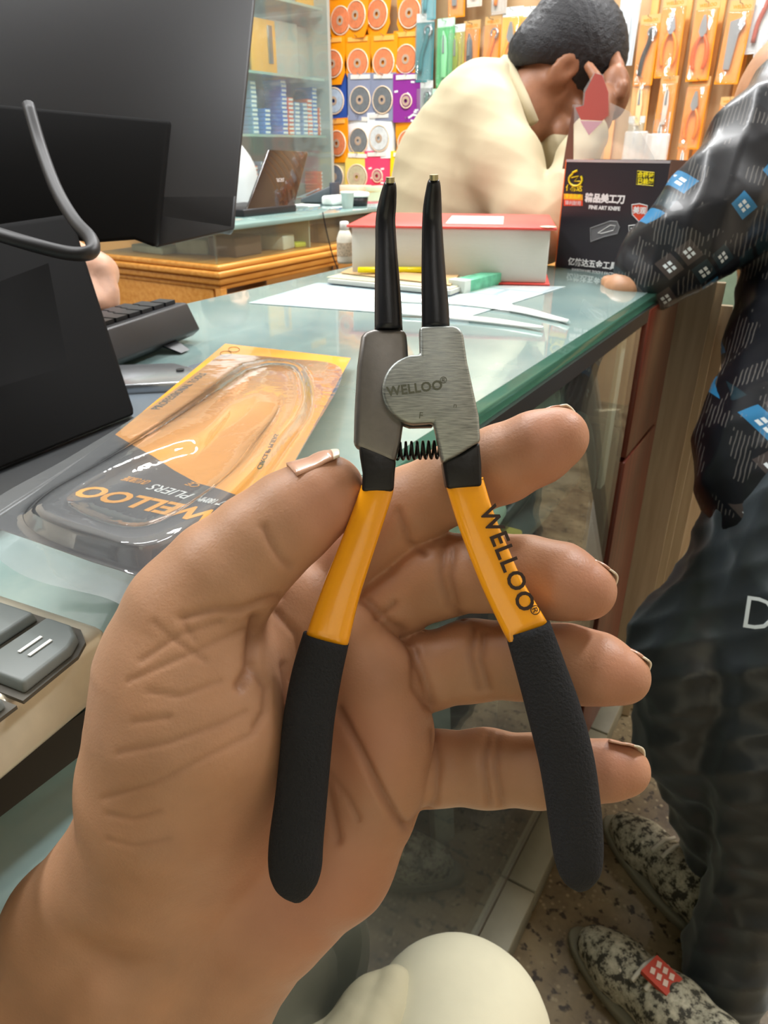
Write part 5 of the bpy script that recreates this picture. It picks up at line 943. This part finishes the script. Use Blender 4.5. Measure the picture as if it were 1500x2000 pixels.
def b5(S_):
    S_.chain([(W3(1570, 215, .99), .082), (W3(1500, 290, .985), .074), (W3(1418, 400, .99), .071), (W3(1345, 470, 1.0), .064), (W3(1285, 540, 1.015), .048)], .03)
    S_.chain([(W3(1262, 478, 1.02), .022), (W3(1245, 520, 1.025), .026)], .03)
    S_.chain([(W3(1640, 180, 1.08), .125), (W3(1630, 500, 1.04), .112), (W3(1625, 700, 1.0), .130), (W3(1572, 880, .97), .130), (W3(1578, 985, .95), .122)], .05)
V, Q = body_mesh('s', b5, lo4, hi4, .0065, SHM, wr=.014, seed=11, ks=(12, 34)); fastmesh('shirt', V, Q, SHM, cu_)
def b6(S_):
    S_.chain([(W3(1560, 1010, .97), .125), (W3(1490, 1150, .98), .102), (W3(1370, 1290, 1.00), .098), (W3(1365, 1430, 1.03), .086), (W3(1410, 1590, 1.09), .068), (W3(1420, 1690, 1.13), .058)], .02)
    S_.chain([(W3(1590, 1020, .92), .115), (W3(1530, 1280, .92), .090), (W3(1500, 1480, .94), .078), (W3(1490, 1700, .99), .066), (W3(1425, 1880, 1.03), .060), (W3(1405, 1960, 1.05), .055)], .015)
V, Q = body_mesh('t', b6, np.array([-.30, .35, -.02]), np.array([.5, 1.4, .90]), .0065, TRM, wr=.022, seed=8, ks=(10, 30)); fastmesh('trousers', V, Q, TRM, cu_)
P_ = W3(1482, 1202, .83); text('D', .055, P_, rt-.15*up, up, mat('silver_embroidery', '#b8c4c8', .4), cu_, ex=.0004, bold=-.0004, name='embroidery')
SHOE = mat('mottled_canvas', '#8c8a7c', .7); t = NT(SHOE); t.l(t.ramp(t.noise(70, 4, .7), [(.42, lin('#3a382e')), (.5, lin('#a09c88')), (.65, lin('#c4c0aa'))]), t.b.inputs['Base Color'])
for k, (px_, py_, d_, ang) in enumerate(((1330, 1760, None, 2.6), (1305, 2020, None, 2.75))):
    c_ = atZ(px_, py_, .0); dr = np.array([math.cos(ang), math.sin(ang), 0]); sdv = np.array([-dr[1], dr[0], 0])
    def bs_(S_, c_=c_, dr=dr):
        S_.chain([(c_-dr*.07+[0, 0, .05], .042), (c_+dr*.0+[0, 0, .05], .042), (c_+dr*.09+[0, 0, .034], .036), (c_+dr*.13+[0, 0, .03], .028)], .03); S_.cap(c_-dr*.06+[0, 0, .05], c_-dr*.06+[0, 0, .075], .040, .034, .02)
    V, Q = body_mesh('x', bs_, c_-[.25, .25, .01], c_+[.25, .25, .2], .005, SHOE); V[:, 2] = np.maximum(V[:, 2], .012); so = fastmesh('shoe', V, Q, SHOE, cu_)
    o2 = [(c_+dr*(.152*math.cos(a_)+.025)+sdv*.047*math.sin(a_)) for a_ in np.linspace(0, 2*math.pi, 24, endpoint=False)]; v, f = prism([p+np.array([0, 0, .018]) for p in o2], [p+np.array([0, 0, .001]) for p in o2]); bevel(fixn(mk('sole', v, f, mat('shoe_sole', '#7d7a68', .6), so, True)), .004)
    if k: 
        pc = c_+dr*.03+np.array([0, 0, .096]); v, f = prism([pc+dr*a_+sdv*b_+np.array([0, 0, .001]) for a_, b_ in ((-.02, -.018), (.02, -.018), (.02, .018), (-.02, .018))], [pc+dr*a_+sdv*b_-np.array([0, 0, .006]) for a_, b_ in ((-.02, -.018), (.02, -.018), (.02, .018), (-.02, .018))]); tag(fixn(mk('patch', v, f, mat('red_patch', '#c0442e', .6), so, True)), 'red woven patch')
        for a_ in (-.01, .0, .01): 
            for b_ in (-.008, .006): box('patch_mark', pc+dr*a_+sdv*b_+np.array([0, 0, .0018]), (.006, .009, .0008), mat('patch_white', '#e0c8b8', .6), so, True)
    for i in range(4): a_ = .035+.02*i; v, f = tube([c_+dr*a_-sdv*.026+[0, 0, .082-i*.007], c_+dr*a_+[0, 0, .092-i*.008], c_+dr*a_+sdv*.026+[0, 0, .082-i*.007]], .0035, 6); mk('lace', v, f, mat('lace_white', '#d8d4c4', .7), so, True, smooth=True)
# ---- cashier's hand at the keyboard, behind the monitor
SK4 = skinmat('cashier_skin', '#c8977a', '#d09a84')
def b7(S_):
    S_.chain([ccs(20, 420, .80, 58), ccs(90, 480, .77, 46), ccs(150, 515, .755, 40)], .015); S_.ell(atD(178, 535, .75), (.026, .030, .024), None, .012)
    for i, pts in enumerate((((185, 515), (212, 545), (222, 575), (222, 598)), ((172, 530), (198, 560), (210, 585), (212, 603)), ((165, 545), (185, 572), (197, 590), (200, 604)), ((160, 555), (172, 580), (182, 594), (186, 602)))):
        S_.chain([ccs(x, y, .745-.008*i, (16, 15, 13.5, 11)[j]) for j, (x, y) in enumerate(pts)], .002)
    S_.chain([ccs(60, 380, .85, 60), ccs(-60, 300, .90, 60), ccs(-120, 180, .98, 100), ccs(-120, 60, 1.0, 80), ccs(-100, -30, 1.0, 50)], .03)
    S_.chain([ccs(-120, 200, .98, 150), ccs(-130, 700, 1.0, 150)], .03); head(S_, atD(-90, -140, 1.0), (.7, -.5, -.1), (0, 0, 1))
V, Q = body_mesh('p', b7, np.array([-1.35, .15, .70]), np.array([-.45, .95, 1.50]), .0055, SK4); cs = fastmesh('person', V, Q, SK4); tag(cs, 'cashier mostly hidden behind the monitor with a bare hand on the keyboard', 'person')
def b8(S_): S_.chain([ccs(-130, 180, .98, 165), ccs(-140, 700, 1.0, 175)], .03); S_.chain([ccs(-60, 300, .90, 82), ccs(-125, 160, .98, 105)], .03)
V, Q = body_mesh('p', b8, np.array([-1.45, .10, .62]), np.array([-.45, .98, 1.45]), .008, WHITE, wr=.006); fastmesh('shirt', V, Q, mat('grey_shirt', '#5a6470', .8), cs)
# ---- person behind the laptop, only a sliver shows
pc_ = atX(440, 375, -2.02)
def b9(S_):
    S_.chain([(pc_+[0, .10, .02], .04), (pc_+[.1, .26, -.11], .035), (pc_+[.22, .16, -.16], .03)], .01); S_.cap(pc_+[0, -.05, 0], pc_+[0, -.05, -.3], .13, .14, .03); S_.cap(pc_+[0, -.05, .1], pc_+[0, -.05, .2], .055, .05, .02); head(S_, pc_+[0, -.05, .30], (1, 0, -.2), (0, 0, 1))
V, Q = body_mesh('p', b9, pc_-[.25, .3, .45], pc_+[.4, .45, .5], .007, SK4); lp_ = fastmesh('person', V, Q, SK4); tag(lp_, 'person sitting behind the laptop, only a sliver of white shirt and arm showing', 'person')
def b10(S_): S_.cap(pc_+[0, -.05, .04], pc_+[0, -.05, -.32], .155, .16, .03); S_.cap(pc_+[0, .06, .03], pc_+[.02, .17, -.02], .06, .052, .02)
V, Q = body_mesh('p', b10, pc_-[.25, .3, .5], pc_+[.4, .45, .4], .008, WHITE, wr=.008); fastmesh('shirt', V, Q, mat('white_shirt', '#b4b8b8', .8), lp_)
haircap(W3(1640, -220, 1.1), (-.5, .6, -.1), (0, 0, 1), cu_); haircap(atD(-90, -140, 1.0), (.7, -.5, -.1), (0, 0, 1), cs); haircap(pc_+[0, -.05, .30], (1, 0, -.2), (0, 0, 1), lp_)
# ---------------------------------------------------------------- aisle at the right
for i, (x, y0_, w_, h_, rx, lab) in enumerate([(-.255, 1.275, .24, .93, 0, 'plywood board standing against the counter end, nearest one'), (-.235, 1.305, .22, .90, 0, 'plywood board behind the nearest one at the counter end'), (-.20, 1.335, .18, .86, 0, 'short plywood board, outermost at the counter end')]):
    tag(box('plywood_board', (0, 0, h_/2), (w_, .014, h_), PLY, loc=(x-.03, y0_, .001), rot=(-R(1.0), 0, R(8)), bv=.001), lab, 'board')
gp = thing('glass_stack', 'stack of green glass sheets wrapped in clear film leaning beyond the counter', 'glass', tuple(atY(1408, 640, 1.6)))
for i in range(4): box('glass_sheet', (0, .012*i, .15), (.13-.01*i, .008, .30), mat('sheet_green', '#8fb09c', .12, coat=1, var=.1, vs=30), gp, rot=(R(-4), R(14), 0))
box('support', (0, .03, -gp.location[2]/2), (.14, .05, gp.location[2]), PLY, gp)
# wooden bottle shelf
p0, p1 = atY(1428, 400, 2.35), atY(1478, 400, 2.35)
ws = thing('bottle_shelf', 'wooden shelf unit with bottles and pens beyond the customer', 'shelf', (p1[0]-.06, 2.42, 0))
SZ = [atY(1440, 760, 2.35)[2], atY(1450, 590, 2.35)[2], atY(1450, 440, 2.35)[2]]
box('side_board', (.06, -.02, SZ[2]/2), (.02, .18, SZ[2]), WOODL, ws, bv=.002); 
for z in SZ: box('shelf_board', (-.03, -.02, z), (.17, .18, .018), mat('pinkish_board', '#cdb79c', .5), ws, bv=.002)
def wbottle(x, y, z, h_, lab):
    b = thing('bottle', lab, 'bottle', (x, y, z)); v, f = lathe([(.026, 0), (.028, .006), (.028, h_*.72), (.02, h_*.8)], 18); mk('body', v, f, mat('bottle_cream', '#eae8da', .35), b, smooth=True)
    v, f = lathe([(.0285, .0), (.029, .014), (.0285, .016)], 18); mk('base_band', v, f, mat('lime', '#b8cc3a', .4), b, smooth=True); v, f = lathe([(.0195, h_*.8), (.019, h_), (.012, h_*1.01)], 14); mk('cap', v, f, mat('grey_cap', '#b4b6b4', .3), b, smooth=True)
    for k in range(3): v, f = lathe([(.0286, h_*(.22+.16*k)), (.0286, h_*(.24+.16*k))], 18); mk('label_line', v, f[:-2], mat('label_ink', '#8a8c84', .5), b)
bxp = p1[0]-.06
wbottle(bxp-.005, 2.35, SZ[1]+.0095, .17, 'white bottle with lime base on the upper shelf'); wbottle(bxp-.02, 2.35, SZ[0]+.115, .17, 'white bottle with lime base on the middle shelf above the pens')
box('shelf_board', (-.03, -.02, SZ[0]+.105), (.17, .18, .014), film('shelf_glass', '#d2e6dc', milk=.1), ws)
for i, c in enumerate(('#f0641e', '#c050a0', '#f08a1e', '#f0501e', '#b048a8')):
    tag(box('marker_pen', (bxp-.045+.016*i, 2.34, SZ[0]+.0575), (.011, .011, .095), mat('mk'+c, c, .3), None, True, bv=.003), ['orange marker at the left of the pen row', 'pink marker between orange ones', 'amber marker in the middle of the pen row', 'red orange marker right of the amber one', 'purple marker at the right of the pen row'][i], 'marker')
bpy.data.objects['marker_pen'].parent = None
box_ = tag(box('white_carton', (-.035, 1.86, .17), (.10, .12, .34), mat('white_card', '#eef0ee', .5), None, True, bv=.004), 'bright white carton standing beside the customer', 'box')
o = box('leaning_plank', (0, 0, .36), (.05, .016, .72), mat('grey_plank', '#7d7764', .6, var=.1), loc=(-.15, 1.62, .004), rot=(R(-6), R(18), 0), bv=.001); tag(o, 'grey plank leaning diagonally beyond the counter end', 'plank')
o = box('leaning_plank', (0, 0, .3), (.045, .016, .6), mat('pale_plank', '#b4a888', .6, var=.1), loc=(-.2, 1.5, .004), rot=(R(-4), R(14), 0), bv=.001); tag(o, 'pale plank leaning left of the grey one', 'plank')
hv, hf = tube([(0, 0, 0), (0, 0, .26)], .006, 8); t_ = thing('spanner', 'dark spanner hanging beside the bottle shelf', 'tool', tuple(atY(1390, 745, 2.3))); mk('shaft', hv, hf, mat('dark_iron', '#3c3832', .5), t_, smooth=True); v, f = torus(.018, .006, 14, 0); mk('ring', [(a_, b_, c_-.016) for a_, b_, c_ in v], f, mat('dark_iron', '#3c3832', .5), t_, smooth=True)
